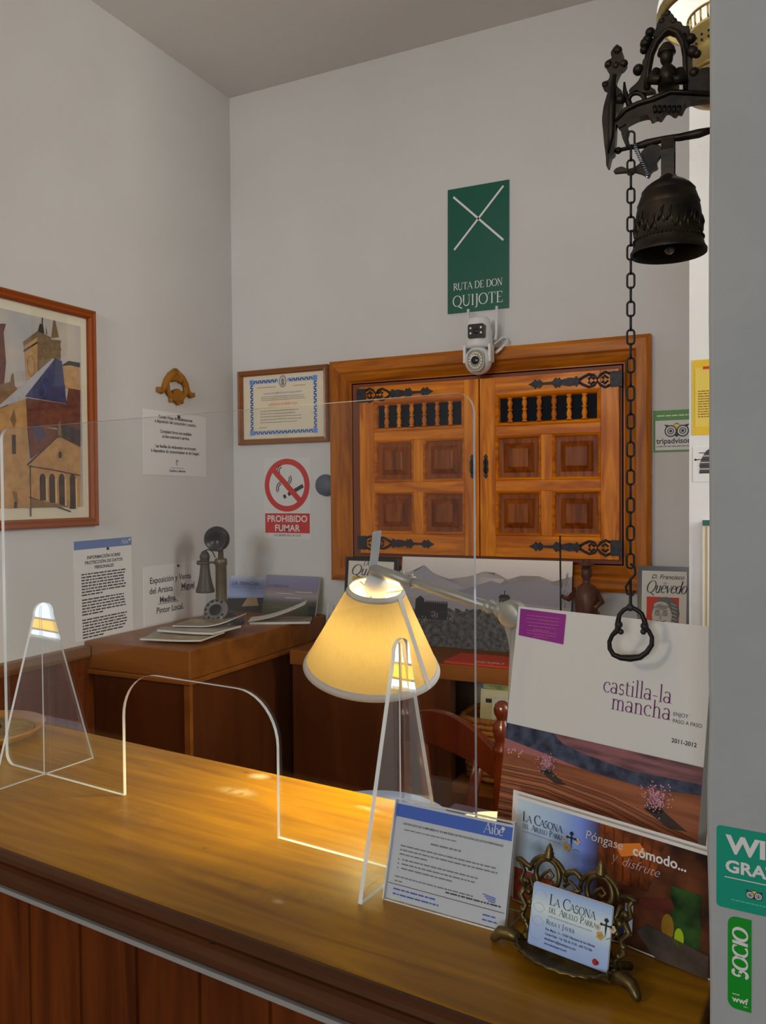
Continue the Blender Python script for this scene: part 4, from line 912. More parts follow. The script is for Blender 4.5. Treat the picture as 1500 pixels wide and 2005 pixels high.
# ================================================================ SECURITY CAMERA
cx = -.862
sc = thing('security_camera', Matrix.Translation((cx, 2.534, 2.0)), 'white dome security camera with two aerials mounted above the shutters', 'security camera')
b = MB(); b.box(-.022, -.012, .035, .022, .006, .085, WPLAST); b.tube([(0, -.006, .062), (0, -.05, .062)], .016, WPLAST, 14); b.build('wall_mount', sc, bevel=.003)
b = MB(); b.lathe([(.020, .080), (.030, .078), (.036, .070), (.042, .030), (.043, -.010), (.040, -.016), (.0001, -.016)], WPLAST, 32, Matrix.Translation((0, -.078, 0))); 
b.build('upper_body', sc)
b = MB(); T = Matrix(((1, 0, 0, .006), (0, 0, -1, -.1205), (0, 1, 0, .030), (0, 0, 0, 1)))
b.prism([(q[0], q[1]) for q in rrect(-.026, -.022, .026, .022, .006)], -.02, .0042, BLKPL, T)
b.lathe([(.009, .004), (.009, .007), (.006, .0075), (.0001, .0075)], mat('lens_glass', (.02, .02, .03, 1), .05), 16, T)
for sx in (-1, 1):
    for dy in (.010, -.006): b.disc(sx*.017, dy, .0034, WPLAST, .0048, 12, M=T)
b.build('lens_plate', sc)
b = MB(); b.ball((0, -.084, -.055), .043, WPLAST, seg=32, sz=1.05); 
for sx in (-1, 1): b.box(sx*.041-.004, -.100, -.062, sx*.041+.004, -.064, -.008, WPLAST)
b.build('lower_dome', sc)
b = MB(); T = Matrix.Translation((.004, -.1235, -.060)) @ Matrix.Rotation(R(90), 4, 'X')
b.prism([(q[0], q[1]) for q in rrect(-.0275, -.034, .0275, .034, .022)], -.012, .0005, mat('lens_surround', (.50, .49, .45, 1), .4), T)
b.prism([(q[0], q[1]) for q in rrect(-.025, -.031, .025, .031, .020)], 0, .0015, mat('led_window', (.30, .29, .26, 1), .15), T)
for k in range(16): a = 2*math.pi*k/16; b.disc(.019*math.cos(a), .0235*math.sin(a), .0034, mat('led_yellow', (.72, .68, .52, 1), .3), .0021, 10, M=T)
b.lathe([(.0125, .0015), (.0125, .005), (.010, .0065), (.0001, .0065)], BLKPL, 20, T); b.build('lens', sc)
for sx in (-1, 1):
    b = MB(); b.tube([(sx*.044, -.050, .010), (sx*.046, -.046, .03), (sx*.0475, -.044, .118)], [.006, .0045, .0042], WPLAST, 10); b.build('aerial', sc)
b = MB(); b.tube([(-.040, -.05, .004), (-.052, -.045, -.004), (-.060, -.045, -.022), (-.056, -.046, -.044), (-.036, -.06, -.058)], .0028, WPLAST, 8); b.build('cable', sc); b = MB(); b.tube([(.040, -.05, -.002), (.056, -.02, .022), (.068, -.012, .024), (.076, -.020, .010), (.066, -.044, -.012), (.044, -.050, -.030)], .003, WPLAST, 8)
b.tube([(.046, -.05, -.030), (.064, -.045, -.014)], .0052, WPLAST, 8); b.build('cable', sc)

# ================================================================ ACRYLIC COUNTER SCREEN
SL = Vector((-1.125, .9118, 1.10)); su = Vector((1, -.0993, 0)).normalized()
SM = basis(SL, su, (0, 0, 1))             # local x along, y up, z towards the camera
scr = thing('acrylic_screen', SM, 'clear acrylic sneeze screen with an arched pass-through standing on the counter', 'screen')
Ls, Hs, TH = .832, .538, .005
def arcp(cx, cy, r, a0, a1, n=10): return [(cx+r*math.cos(R(a0+(a1-a0)*k/n)), cy+r*math.sin(R(a0+(a1-a0)*k/n))) for k in range(n+1)]
a0, a1, ah, ar = .2775, .5595, .180, .066
out = [(a0, .0002)]+arcp(a0+ar, ah-ar, ar, 180, 90)+arcp(a1-ar, ah-ar, ar, 90, 0)+[(a1, .0002), (Ls, .0002)]+arcp(Ls-.022, Hs-.022, .022, 0, 90)+arcp(.018, Hs-.018, .018, 90, 180)+arcp(.018, .0182, .018, 180, 270)
MB().prism(out, -TH/2, TH/2, ACR, edge=ACRE).build('panel', scr)
for xf in (.0985, .739):
    T = Matrix.Translation((xf, 0, 0)) @ Matrix(((0, 0, 1, 0), (0, 1, 0, 0), (-1, 0, 0, 0), (0, 0, 0, 1)))   # plate across the panel
    o = [(-.088, .0002), (.088, .0002)]+arcp(0, .250, .0165, -8, 188, 12)
    ff = MB().prism(o, -TH/2, TH/2, ACR, T, ACRE); ff.box(xf-.0007, .0002, .0026, xf+.0007, .262, .0034, ACRE)
    ff.build('foot', scr)

# ================================================================ DESK LAMP
lb = Vector((-.318, .958, 1.1001))
lamp = thing('desk_lamp', Matrix.Translation(lb), 'lit desk lamp with a linen shade on an aluminium arm', 'lamp')
def LL(v): return Vector(v)-lb
MB().lathe([(.059, 0), (.061, .003), (.061, .012), (.058, .0155), (.0001, .0158)], mat('lamp_base_lit', (.70, .68, .62, 1), .4), 48).build('base', lamp)  # aluminium base coloured pale cream, the warm lamplight on it painted in
EL = Vector((-.298, .966, 1.382)); HD = Vector((-.5155, 1.028, 1.4225))
b = MB(); b.tube([Vector((.016, .004, .012)), LL(EL)+Vector((.004, 0, -.01))], .0062, ALU, 14); b.build('lower_arm', lamp)
ad = (HD-EL).normalized()
b = MB(); b.tube([LL(EL)-ad*.004, LL(HD)-ad*.012], .0068, ALU, 16); b.tube([LL(HD)+ad*-.070, LL(HD)+ad*.006], .0082, ALU, 16)
b.tube([LL(EL)+ad*.028, LL(EL)+ad*.034, LL(EL)+ad*.040], [.0066, .0098, .0066], ALU, 16)
for q in (-.066, -.050): b.ball(LL(HD)+ad*q+Vector((0, 0, .009)), .0032, ALU)
b.build('upper_arm', lamp)
b = MB(); T = Matrix.Translation(LL(EL)) @ Matrix.Rotation(R(-18), 4, 'Z') @ Matrix.Rotation(R(90), 4, 'X')
b.lathe([(.0125, -.011), (.0165, -.008), (.0175, 0), (.0165, .008), (.0125, .011), (.0001, .0115)], ALU, 28, T); b.ball(LL(EL)-ad*-.016, .010, ALU)
b.prism([(-.006, .012), (.012, .012), (.013, -.01), (.010, -.03), (.013, -.048), (.006, -.052), (-.001, -.046), (-.004, -.03), (-.010, -.014)], -.004, .004, ALU, T); b.build('elbow_joint', lamp)
PT = Vector((-.5155, 1.0285, 1.3975)); PB = Vector((-.5375, 1.057, 1.2805)); ax = (PB-PT)
Hsh = ax.length; zx = (PT-PB).normalized(); xx = Vector((1, -.35, 0)); xx = (xx-zx*xx.dot(zx)).normalized()
SHM = Matrix((xx, zx.cross(xx), zx)).transposed().to_4x4(); SHM.translation = LL(PB)
def linen(name, c, tw):
    m = bpy.data.materials.new(name); m.use_nodes = True; n, l = m.node_tree.nodes, m.node_tree.links; n.clear()
    tc = n.new('ShaderNodeTexCoord'); mp = n.new('ShaderNodeMapping'); mp.inputs['Scale'].default_value = (1, 1, .06)
    nz = n.new('ShaderNodeTexNoise'); nz.inputs['Scale'].default_value = 260; nz.inputs['Detail'].default_value = 2
    rp = n.new('ShaderNodeValToRGB'); rp.color_ramp.elements[0].color = (c[0]*.86, c[1]*.86, c[2]*.86, 1); rp.color_ramp.elements[1].color = (*c[:3], 1)
    l.new(tc.outputs['Object'], mp.inputs[0]); l.new(mp.outputs[0], nz.inputs['Vector']); l.new(nz.outputs[0], rp.inputs[0])
    d = n.new('ShaderNodeBsdfDiffuse'); t = n.new('ShaderNodeBsdfTranslucent'); mx = n.new('ShaderNodeMixShader'); mx.inputs[0].default_value = tw
    l.new(rp.outputs[0], d.inputs[0]); l.new(rp.outputs[0], t.inputs[0]); l.new(d.outputs[0], mx.inputs[1]); l.new(t.outputs[0], mx.inputs[2])
    o = n.new('ShaderNodeOutputMaterial'); l.new(mx.outputs[0], o.inputs[0]); return m
LIN = linen('linen_shade', (.60, .41, .17), .046); TRIM = mat('shade_trim', (.62, .60, .56, 1), .8)
RB, RTp = .0985, .0385
sh = MB(); sh.lathe([(RB, 0), (RTp, Hsh)], LIN, 64, cap=False); o = sh.build('shade', lamp, SHM)
tr = MB()
for z0, z1 in ((-.001, .008), (Hsh-.006, Hsh+.001)):
    r0 = RB+(RTp-RB)*z0/Hsh; r1 = RB+(RTp-RB)*z1/Hsh
    tr.lathe([(r0-.0008, z0), (r0+.0008, z0), (r1+.0008, z1), (r1-.0008, z1), (r0-.0008, z0)], TRIM, 64, cap=False)
a_s = R(9)
for k in range(1):
    w2 = .0045; rb, rt = RB+.0012, RTp+.0012
    tr.add([(rb*math.cos(a_s-w2/rb), rb*math.sin(a_s-w2/rb), 0), (rb*math.cos(a_s+w2/rb), rb*math.sin(a_s+w2/rb), 0), (rt*math.cos(a_s+w2/rt), rt*math.sin(a_s+w2/rt), Hsh), (rt*math.cos(a_s-w2/rt), rt*math.sin(a_s-w2/rt), Hsh)], [(0, 1, 2, 3)], TRIM)
tr.build('shade_binding', o)
b = MB(); b.ball((0, 0, Hsh*.34), .020, emit('bulb_glow', (1, .83, .34, 1), 450), seg=20); b.build('bulb', o)
b = MB(); b.lathe([(.0125, Hsh*.50), (.0135, Hsh*.80), (.0135, Hsh*.93), (.016, Hsh*.97), (.0165, Hsh*1.06), (.012, Hsh*1.13), (.0001, Hsh*1.14)], WPLAST, 24); b.build('lamp_holder', o)
sp = MB()
for k in range(3):
    a = 2*math.pi*k/3+.9; sp.tube([(.012*math.cos(a), .012*math.sin(a), Hsh*.93), (RTp*.985*math.cos(a), RTp*.985*math.sin(a), Hsh-.004)], .0011, ALU, 6)
sp.build('shade_spider', o)
HB = at_y(729, 1132, 1.028); HT = at_y(738, 1042, 1.024)
b = MB(); dz = (HT-HB).normalized(); dx = RT
vs = [LL(HB)+dx*s*.0056+FW*t*.002 for s, t in ((-1, -1), (1, -1), (1, 1), (-1, 1))]+[LL(HT)+dx*s*.0062+FW*t*.002+dz*(.003 if s > 0 else 0) for s, t in ((-1, -1), (1, -1), (1, 1), (-1, 1))]
b.add(vs, [(3, 2, 1, 0), (4, 5, 6, 7), (0, 1, 5, 4), (1, 2, 6, 5), (2, 3, 7, 6), (3, 0, 4, 7)], mat('handle_grey_blue', (.50, .56, .60, 1), .35, .3)); b.build('handle', lamp, bevel=.001)

# ================================================================ PAPERWORK ON THE COUNTER
# acrylic stand with the certificate
HM = leaning((-.379, .771, 1.1025), -4.5, 17)
st = thing('certificate_stand', HM, 'clear acrylic stand holding a data protection certificate on the counter', 'sign holder')
w, h = .1345, .098
b = MB(); b.box(-.001, -.001, -.0045, w+.001, h+.003, -.0028, ACR); b.box(-.001, -.001, .0008, w+.001, h+.003, .0024, ACR)
for x in (-.0016, w+.0002): b.box(x, -.001, -.0045, x+.0014, h+.003, .0024, ACRE)
b.box(-.0016, h+.002, -.0045, w+.0016, h+.0032, .0024, ACRE); b.build('sleeve', st)
s = MB(); s.box(0, 0, -.0026, w, h, -.0020, mat('certificate_paper', (.68, .71, .76, 1), .6)); zz = -.0017
hb = mat('certificate_blue', col(34, 66, 136, .40), .5)
s.rect(0, h-.0155, w, h-.0025, hb, zz); serif(s, 'Aibe', w-.032, h-.0125, .0098, WHITE, zz+.0002); s.disc(w-.0115, h-.0055, .0020, WHITE, zz+.0002, 12)
s.text('CERTIFICADO DE CUMPLIMIENTO EN MATERIA DE PROTECCIÓN DE DATOS PERSONALES', w*.5, h-.0225, .00285, INK, z=zz, bold=.00004)
s.lines(.012, h-.028, .075, .01, 1, .0011, GREYINK, zz, 1); s.lines(.045, h-.0365, .080, .01, 1, .0017, GREYINK, zz, 1)
s.lines(.010, h-.0445, w-.012, .0042, 3, .0014, GREYINK, zz, .3, .05); s.lines(.014, h-.058, w-.03, .0044, 3, .0014, GREYINK, zz, .66, .15)
for k in range(3): s.disc(.010, h-.0574-k*.0044, .0007, INK, zz, 8)
s.lines(.008, h-.0755, .10, .0044, 2, .0013, GREYINK, zz, .1, .02); s.rect(.001, h-.0830, w-.002, h-.0824, INK, zz); s.lines(.068, h-.0785, w-.006, .003, 1, .0014, INK, zz, 1)
s.lines(.008, h-.0880, .062, .0048, 2, .0015, BLUEINK, zz, 1); s.lines(w-.024, h-.0895, w-.008, .0045, 2, .0014, BLUEINK, zz, 1)
for k in range(4): s.stroke([(w-.026+.002*k, h-.070-.0018*k), (w-.012, h-.0715-.0014*k)], .0008, BLUEINK, zz)
s.build('certificate', st)
ft = MB(); TI = HM.inverted()
def lp(v): return TI @ Vector(v)
fu = Vector((math.cos(R(-4.5)), math.sin(R(-4.5)), 0)); fn = Vector((-fu.y, fu.x, 0)); O = Vector((-.379, .771, 0))
vs = [O+fu*a+fn*bq+Vector((0, 0, z)) for z in (1.1002, 1.1018) for a, bq in ((0, -.0006), (w, -.0006), (w+.004, .046), (.0, .046))]
ft.add([lp(v) for v in vs], [(3, 2, 1, 0), (4, 5, 6, 7)], ACR); ft.add([lp(v) for v in vs], [(0, 1, 5, 4), (1, 2, 6, 5), (2, 3, 7, 6), (3, 0, 4, 7)], ACRE); ft.build('foot_plate', st)

# tall slipcase book
BM = leaning((-.292, .865, 1.1055), -18, 10.5)
s = MB(); w, h, th = .226, .2985, .020
BW_ = mat('slipcase_white', (.72, .73, .71, 1), .4)
s.box(0, 0, -th, w, h, 0, BW_); zz = .0003
plum = mat('plum_ink', (.30, .02, .28, 1), .5); lilac = mat('lilac_ink', (.44, .12, .30, 1), .5)
s.poly([(.004, .2655), (.003, .296), (.0635, .295), (.0635, .262)], plum, zz); s.lines(.012, .289, .056, .0038, 5, .0010, lilac, zz+.0003, .5, .2, True); s.lines(.010, .2685+.0035, .058, .003, 3, .0009, lilac, zz+.0003, .4, .2, True)
serif(s, 'castilla-la', .1155, .2195, .0168, mat('purple_title', (.16, .03, .15, 1), .5), zz, 'L', .0745, .0, 0, .74); serif(s, 'mancha', .1260, .2035, .0168, mat('purple_title', (.16, .03, .15, 1), .5), zz, 'L', .0645, .0, 0, .74)
s.text('ENJOY', .1925, .2085, .0052, INK, 'LEFT', zz); s.text('PASO A PASO', .1925, .2020, .0052, INK, 'LEFT', zz, sx=.92); s.text('2011-2012', .193, .183, .0058, INK, 'LEFT', zz, .0001)
# ploughed field photograph
ph = .166; field = noisy('ploughed_field', col(78, 42, 26, .36), col(104, 62, 40, .36), 30, .4, 0, 0, (.2, 3, 1), 6)
s.rect(0, 0, w, ph, field, zz); s.poly([(0, ph), (w, ph), (w, .140), (.17, .134), (.11, .136), (.06, .142), (0, .149)], noisy('far_woods', col(20, 24, 36, .36), col(44, 50, 66, .36), 90, .4), zz+.0002)
s.poly([(.062, ph), (w, ph), (w, .150), (.15, .147), (.10, .152), (.075, .157)], noisy('far_violet_hill', col(52, 36, 40, .36), col(96, 62, 66, .36), 60, .4, 0, 0, (.3, 2, 1)), zz+.0003)
s.poly([(0, .149), (.05, .143), (.10, .136), (0, .138)], mat('far_rosy_field', col(104, 66, 66, .36), .4), zz+.0003)
rnd = random.Random(5)
fur = mat('furrow_dark', col(46, 24, 18, .36), .5); furl = mat('furrow_light', col(126, 80, 54, .36), .5)
for k in range(26):
    y = ph-.042-.0018*k-.00008*k*k; 
    s.stroke([(0, y-.004), (w*.25, y-.001), (w*.6, y-.006-k*.0004), (w, y-.024-k*.0009)], [.0006+.00003*k]*4, fur if k % 3 else furl, zz+.0003)
for k in range(8): s.stroke([(0, .07-.006*k), (.05, .077-.006*k), (w*.5, .066-.007*k), (w, .03-.008*k)], .0012, fur, zz+.0003)
s.poly([(w*.86, .07), (w, .055), (w, .035), (w*.78, .06)], mat('field_shadow_print', col(40, 26, 20, .36), .5), zz+.0004)
for bx, by, br, sh in ((.058, .134, .0115, 1), (.182, .128, .0150, 1)):
    s.poly([(bx-br*.8, by-br*.9), (bx+br*.3, by-br*.6), (bx+br*2.2, by-br*1.6), (bx+br*1.0, by-br*1.7)], mat('tree_shadow_print', col(34, 26, 24, .36), .5), zz+.0005)
    for k in range(420):
        a = rnd.random()*6.3; q = br*abs(rnd.gauss(0, .46)); s.disc(bx+q*math.cos(a)*1.1, by+q*math.sin(a)*.95, br*.055, (mat('blossom_pink', col(138, 98, 108, .36), .5), mat('blossom_deep', col(128, 84, 100, .36), .5), mat('blossom_twig', col(70, 52, 52, .36), .5))[k % 3], zz+.0006+k*.000002, 6)
    s.disc(bx, by-br*.75, br*.6, mat('tree_foot_print', col(40, 44, 34, .36), .5), zz+.0005, 10, br*.3)
for k in range(12): s.disc(.004+.022*rnd.random(), ph-.026-.008*rnd.random(), .0012, mat('blossom_pink', col(138, 98, 108, .36), .5), zz+.0006, 6)
s.v = [(p_[0], max(p_[1], .0002), p_[2]) for p_ in s.v]
tag(s.build('slipcase_book', M=BM), 'tall white slipcase book with a ploughed field photograph standing on the counter', 'book')

# brochures in front of it
def brochure(B, ang, lean, w, h, label, front):
    s = MB(); s.box(0, 0, -.0012, w, h, 0, WHITE)
    if front: front(s, w, h)
    return tag(s.build('brochure', M=leaning(B, ang, lean)), label, 'brochure', 'brochures leaning on the slipcase book')
def comfy(s, w, h):
    e = .0015; zz = .0003; dkb = noisy('room_dark', col(20, 12, 10, .34), col(70, 38, 20, .34), 22, .35)
    s.rect(e, e, w-e, h-.003, gradient('brochure_blue', 'x', [(0, col(132, 146, 186, .36)), (.05, col(112, 132, 190, .36)), (.078, col(80, 98, 156, .36)), (.098, col(46, 36, 44, .36))], .35), zz)
    s.rect(e, e, .05, .035, noisy('brochure_flowers', col(120, 40, 24, .36), col(40, 36, 24, .36), 120, .4), zz+.0002)
    s.rect(.098, e, w-e, h-.003, dkb, zz+.0002)
    s.poly([(.098, h-.003), (.165, h-.003), (.150, h-.052), (.120, h-.054), (.098, h-.03)], noisy('room_rafters', col(100, 48, 16, .36), col(34, 18, 11, .36), 44, .4), zz+.0004)
    for k in range(6): s.stroke([(.103+k*.010, h-.004), (.108+k*.008, h-.05)], .0016, mat('rafter_dark', col(60, 28, 14, .36), .4), zz+.0006)
    s.poly([(.114, h-.018), (.140, h-.010), (.148, h-.018), (.122, h-.028)], mat('rafter_gold', col(150, 84, 26, .36), .4), zz+.0007)
    s.poly([(.128, .045), (.172, .058), (.176, .050), (.150, .040)], mat('room_rose', col(60, 24, 20, .36), .4), zz+.0007)
    s.rect(.172, .022, .200, .070, noisy('room_green', col(10, 20, 10, .36), col(28, 54, 20, .36), 46, .4), zz+.0006)
    s.disc(.170, .032, .006, mat('room_amber', col(96, 70, 18, .36), .4), zz+.0008, 14, .012); s.disc(.181, .026, .0045, mat('room_lime', col(104, 124, 20, .36), .4), zz+.0009, 14, .009)
    s.rect(.128, .012, .136, .040, mat('room_pale', col(130, 140, 170, .36), .4), zz+.0008); s.rect(.120, .010, .128, .036, mat('room_blue', col(34, 40, 78, .36), .4), zz+.0008)
    s.poly([(.140, .018), (.15, .028), (w-.004, .020), (w-.004, .0), (.16, .0)], noisy('room_log', col(38, 31, 27, .36), col(54, 45, 38, .36), 50, .5), zz+.0009)
    casona(s, .009, h-.024, 1.0, zz+.001)
    s.text('Póngase', .083, h-.0215, .0124, mat('soft_white_ink', (.62, .62, .66, 1), .5), 'LEFT', zz+.0012, 0, .12); s.text('cómodo...', .1335, h-.0225, .0130, WHITE, 'LEFT', zz+.0012, .0003)
    serif(s, 'y', .112, h-.034, .010, mat('soft_white_ink', (.62, .62, .66, 1), .5), zz+.0012, 'L', None, 0, .3, .6); s.text('disfrute', .122, h-.0355, .0125, mat('rosy_white_ink', (.62, .48, .50, 1), .5), 'LEFT', zz+.0012, -.0002, .4)
def casona(s, x, y, k, z):
    nk = mat('logo_black', (.03, .03, .05, 1), .5); ye = mat('logo_yellow', (.62, .42, .10, 1), .5); gy = mat('logo_grey', (.42, .40, .44, 1), .5)
    c = .0095*k
    serif(s, 'L', x, y, c, nk, z); serif(s, 'A', x+.0058*k, y, c*.72, nk, z)
    serif(s, 'C', x+.0145*k, y, c, nk, z); serif(s, 'ASONA', x+.0215*k, y, c*.72, nk, z, 'L', .0265*k)
    serif(s, 'DEL', x+.0005, y-.0072*k, c*.48, nk, z, 'L', .0078*k); serif(s, 'A', x+.0115*k, y-.0072*k, c*.62, nk, z); serif(s, 'BUELO', x+.0160*k, y-.0072*k, c*.48, nk, z, 'L', .0145*k)
    serif(s, 'P', x+.0330*k, y-.0072*k, c*.62, nk, z); serif(s, 'ARRA', x+.0368*k, y-.0072*k, c*.48, nk, z, 'L', .0125*k)
    s.lines(x+.0005, y-.0112*k, x+.046*k, .01, 1, .0008*k, gy, z, 1)
    X, Y = x+.0590*k, y-.0035*k      # flowered sword cross
    s.poly([(X-.0007*k, Y+.006*k), (X+.0007*k, Y+.006*k), (X+.0009*k, Y-.001*k), (X, Y-.009*k), (X-.0009*k, Y-.001*k)], nk, z+.0004)
    s.rect(X-.0042*k, Y+.0012*k, X+.0042*k, Y+.0026*k, nk, z+.0004)
    for dx, dy in ((-.0047, .0019), (.0047, .0019), (0, .0072), (-.001, .0062), (.001, .0062)): s.disc(X+dx*k, Y+dy*k, .0013*k, nk, z+.0004, 8)
    for fx, fy, fr in ((-.005, -.0085, .0042), (.0065, .0005, .0036), (-.008, -.002, .003)):
        for q in range(5): s.disc(X+(fx+fr*.55*math.cos(R(72*q)))*k, Y+(fy+fr*.55*math.sin(R(72*q)))*k, fr*.42*k, ye if fy < -.005 else mat('logo_cream', (.62, .55, .45, 1), .5), z+.0001, 8)
        s.disc(X+fx*k, Y+fy*k, fr*.3*k, mat('logo_orange', (.55, .25, .05, 1), .5), z+.0002, 8)
    s.stroke([(X+.001*k, Y-.010*k), (X+.004*k, Y-.008*k), (X+.009*k, Y-.009*k)], .0005*k, mat('logo_green', (.2, .3, .1, 1), .5), z+.0003)
brochure((-.2640, .8345, 1.1012), -18, 6.0, .215, .1105, 'white backed brochure standing hidden behind the comfort brochure', None)
brochure((-.2565, .8265, 1.1012), -18, 5.0, .212, .1090, 'blue and dark comfort brochure leaning upright before the slipcase book', comfy)

# brass card stand
KM = turned(-.1755, .7395, 1.1, -15)
ks = thing('brass_card_stand', KM, 'ornate old brass card stand with a scalloped tray on the counter', 'card stand')
b = MB(); ns = 36; inner = []; rim = []
for k in range(ns+1):
    a = math.pi+math.pi*k/ns; r = 1+.035*math.cos(k*math.pi/1.5); inner.append((.042*math.cos(a)*.92, -.010+.026*math.sin(a)*.92, .0075)); rim.append((.046*r*math.cos(a), -.010+.030*r*math.sin(a), .0125))
b.add(inner+rim+[(0, -.010, .0065)], [(k, k+1, ns+2+k, ns+1+k) for k in range(ns)][::1]+[(k+1, k, 2*ns+2) for k in range(ns)], BRASS, True)
b.tube(rim, .0016, BRASS, 8); b.box(-.046, -.012, .0035, .046, -.004, .0085, BRASS)
b.build('tray', ks)
for sx in (-1, 1):
    b = MB(); b.tube([(sx*.044, -.008, .007), (sx*.056, -.010, .011), (sx*.066, -.013, .010), (sx*.072, -.016, .0035), (sx*.074, -.017, .0022)], [.0045, .0065, .006, .004, .002], BRASS, 10); b.tube([(sx*.044, -.006, .007), (sx*.046, .006, .012), (sx*.048, .022, .0045)], [.004, .0035, .004], BRASS, 8); b.build('foot', ks)
BKM = Matrix.Rotation(R(-10), 4, 'X')
b = MB()
def bp(x, z, y=0): return (x, y-.002, z)
def tb(pts, r=.0022): b.tube([bp(*p) for p in pts], r, BRASS, 8)
for cx_ in (-.028, .025):
    b.tube([bp(cx_+.0125*math.cos(R(k*15)), .070+.0135*math.sin(R(k*15))) for k in range(24)], .0026, BRASS, 8, True)
    tb([(cx_-.007, .064), (cx_-.003, .070), (cx_+.002, .074), (cx_+.006, .070), (cx_+.003, .066), (cx_-.001, .068)], .0016); tb([(cx_+.008, .061), (cx_+.004, .062), (cx_, .058)], .0016)
    b.lathe([(.0052, 0), (.0055, .002), (.0042, .004), (.0046, .0055), (.0032, .008), (.0034, .009), (.0012, .013), (.0001, .0145)], BRASS, 14, Matrix.Translation((cx_, -.002, .084)))
    b.tube([bp(cx_+.019*math.cos(R(a)), .068+.0175*math.sin(R(a))) for a in range(0, 181, 15)], .0022, BRASS, 8)
tb([(-.062, .0745), (-.058, .0755), (-.050, .072), (-.044, .072)], .0026); tb([(.044, .072), (.054, .073), (.061, .0725)], .0026)
tb([(-.010, .074), (-.006, .078), (.000, .080), (.004, .078), (.008, .074)], .0028); tb([(-.010, .064), (-.004, .070), (.002, .066), (.006, .060)], .0018); tb([(-.008, .056), (.0, .062), (.008, .066)], .0018)
for sx in (-1, 1):
    tb([(sx*.058, .074), (sx*.053, .066), (sx*.056, .058), (sx*.050, .052), (sx*.046, .056), (sx*.050, .060)], .0022); tb([(sx*.050, .052), (sx*.055, .044), (sx*.048, .036), (sx*.052, .026), (sx*.044, .018), (sx*.046, .008)], .0030)
    tb([(sx*.046, .064), (sx*.040, .050), (sx*.044, .040), (sx*.036, .030), (sx*.040, .018)], .0022); tb([(sx*.030, .056), (sx*.022, .046), (sx*.030, .040), (sx*.036, .046)], .0018); tb([(sx*.020, .055), (sx*.010, .044), (sx*.014, .030)], .0018)
    for q in range(5): b.ball(bp(sx*(.047+.004*math.sin(q*2)), .022+.009*q), .0035, BRASS, seg=10)
for z, hw_ in ((.052, .046), (.012, .044), (.030, .040)): tb([(-hw_, z), (0, z-.001), (hw_, z)], .0024)
for k in range(9): tb([(-.036+.009*k, .030), (-.032+.009*k, .041), (-.036+.009*k, .052)], .0014)
b.box(-.042, -.003, .006, .042, .0005, .012, BRASS)
b.build('pierced_back', ks, BKM)
# business cards in the tray
u_ = Vector((math.cos(R(-13)), math.sin(R(-13)), 0)); n_ = Vector((-u_.y, u_.x, 0))
CB = Vector((-.2135, .7350, 1.1108))
cg = gradient('card_blue', 'y', [(0, col(96, 112, 158, .30)), (.018, col(104, 120, 168, .30)), (.035, col(132, 144, 180, .30)), (.045, col(112, 128, 176, .30)), (.056, col(86, 108, 164, .30))], .45)
for k in range(3):
    s = MB(); w, h = .078, .0545; s.prism(rrect(0, 0, w, h, .002), -.0005, 0, WHITE)
    if k == 0:
        s.prism(rrect(0, 0, w, h, .002), 0, .0001, cg); zz = .0004
        casona(s, .0175, .0395, .95, zz)
        for q in range(3): s.ring(.008, .040-.012*q, .007, .0003, mat('card_line', col(100, 104, 140, .30), .5), zz, 30, 330, 20, .010)
        nv = mat('card_navy', (.03, .05, .16, 1), .5)
        serif(s, 'R', .0165, .0222, .0042, nv, zz, bold=1.1); serif(s, 'OSA', .0198, .0222, .0031, nv, zz, bold=1.1); serif(s, 'Y', .0285, .0222, .0031, nv, zz, bold=1.1); serif(s, 'J', .0325, .0222, .0042, nv, zz, bold=1.1); serif(s, 'AVIER', .0345, .0222, .0031, nv, zz, bold=1.1)
        for q, tx in enumerate(('Pza. Mayor, 11 - 13320 Villanueva de los Infantes', 'Ciudad Real - Tel. 926 36 13 02 - 649 773 960', 'abueloparra@abueloparra.com', 'www.abueloparra.com')): s.text(tx, .0165, 0.0170-.0041*q, .0028, nv, 'LEFT', zz, .00005, sx=.88)
        s.disc(.0665, .0055, .0028, mat('card_red', (.42, .03, .02, 1), .5), zz, 12); s.rect(.0675, .004, .070, .007, mat('card_red', (.42, .03, .02, 1), .5), zz)
    P = CB+n_*(.0012*k)
    tag(s.build('business_card', M=leaning(P, -13, 14)), ('pale blue business card at the front of the brass stand', 'second business card tucked behind the front card', 'rearmost business card against the brass lattice')[k], 'business card', 'business cards in the brass stand')

# round dish at the counter's far end
ds = thing('round_dish', Matrix.Translation((-1.285, .985, 1.10)), 'round wooden rimmed dish on the counter behind the acrylic screen', 'dish')
MB().lathe([(.070, 0), (.095, .006), (.108, .018), (.110, .022), (.106, .022), (.094, .012), (.072, .008), (.0001, .007)], wood('dish_wood', col(128, 86, 30, .8), col(150, 106, 44, .8), 'x', 30), 40).build('bowl', ds)
MB().lathe([(.090, .0095), (.092, .012), (.089, .0135), (.0001, .0135)], noisy('dish_mat', col(92, 76, 44, K), col(66, 54, 30, K), 60, .7), 36).build('mat', ds)
g = MB(); g.tube([(-.05, .03, .019), (-.01, .035, .023), (.025, .02, .020), (.03, -.01, .019), (0, -.02, .022)], .005, INK, 8)
tag(g.build('dark_strap', M=Matrix.Translation((-1.285, .985, 1.1))), 'dark strap coiled in the round wooden dish', 'strap')

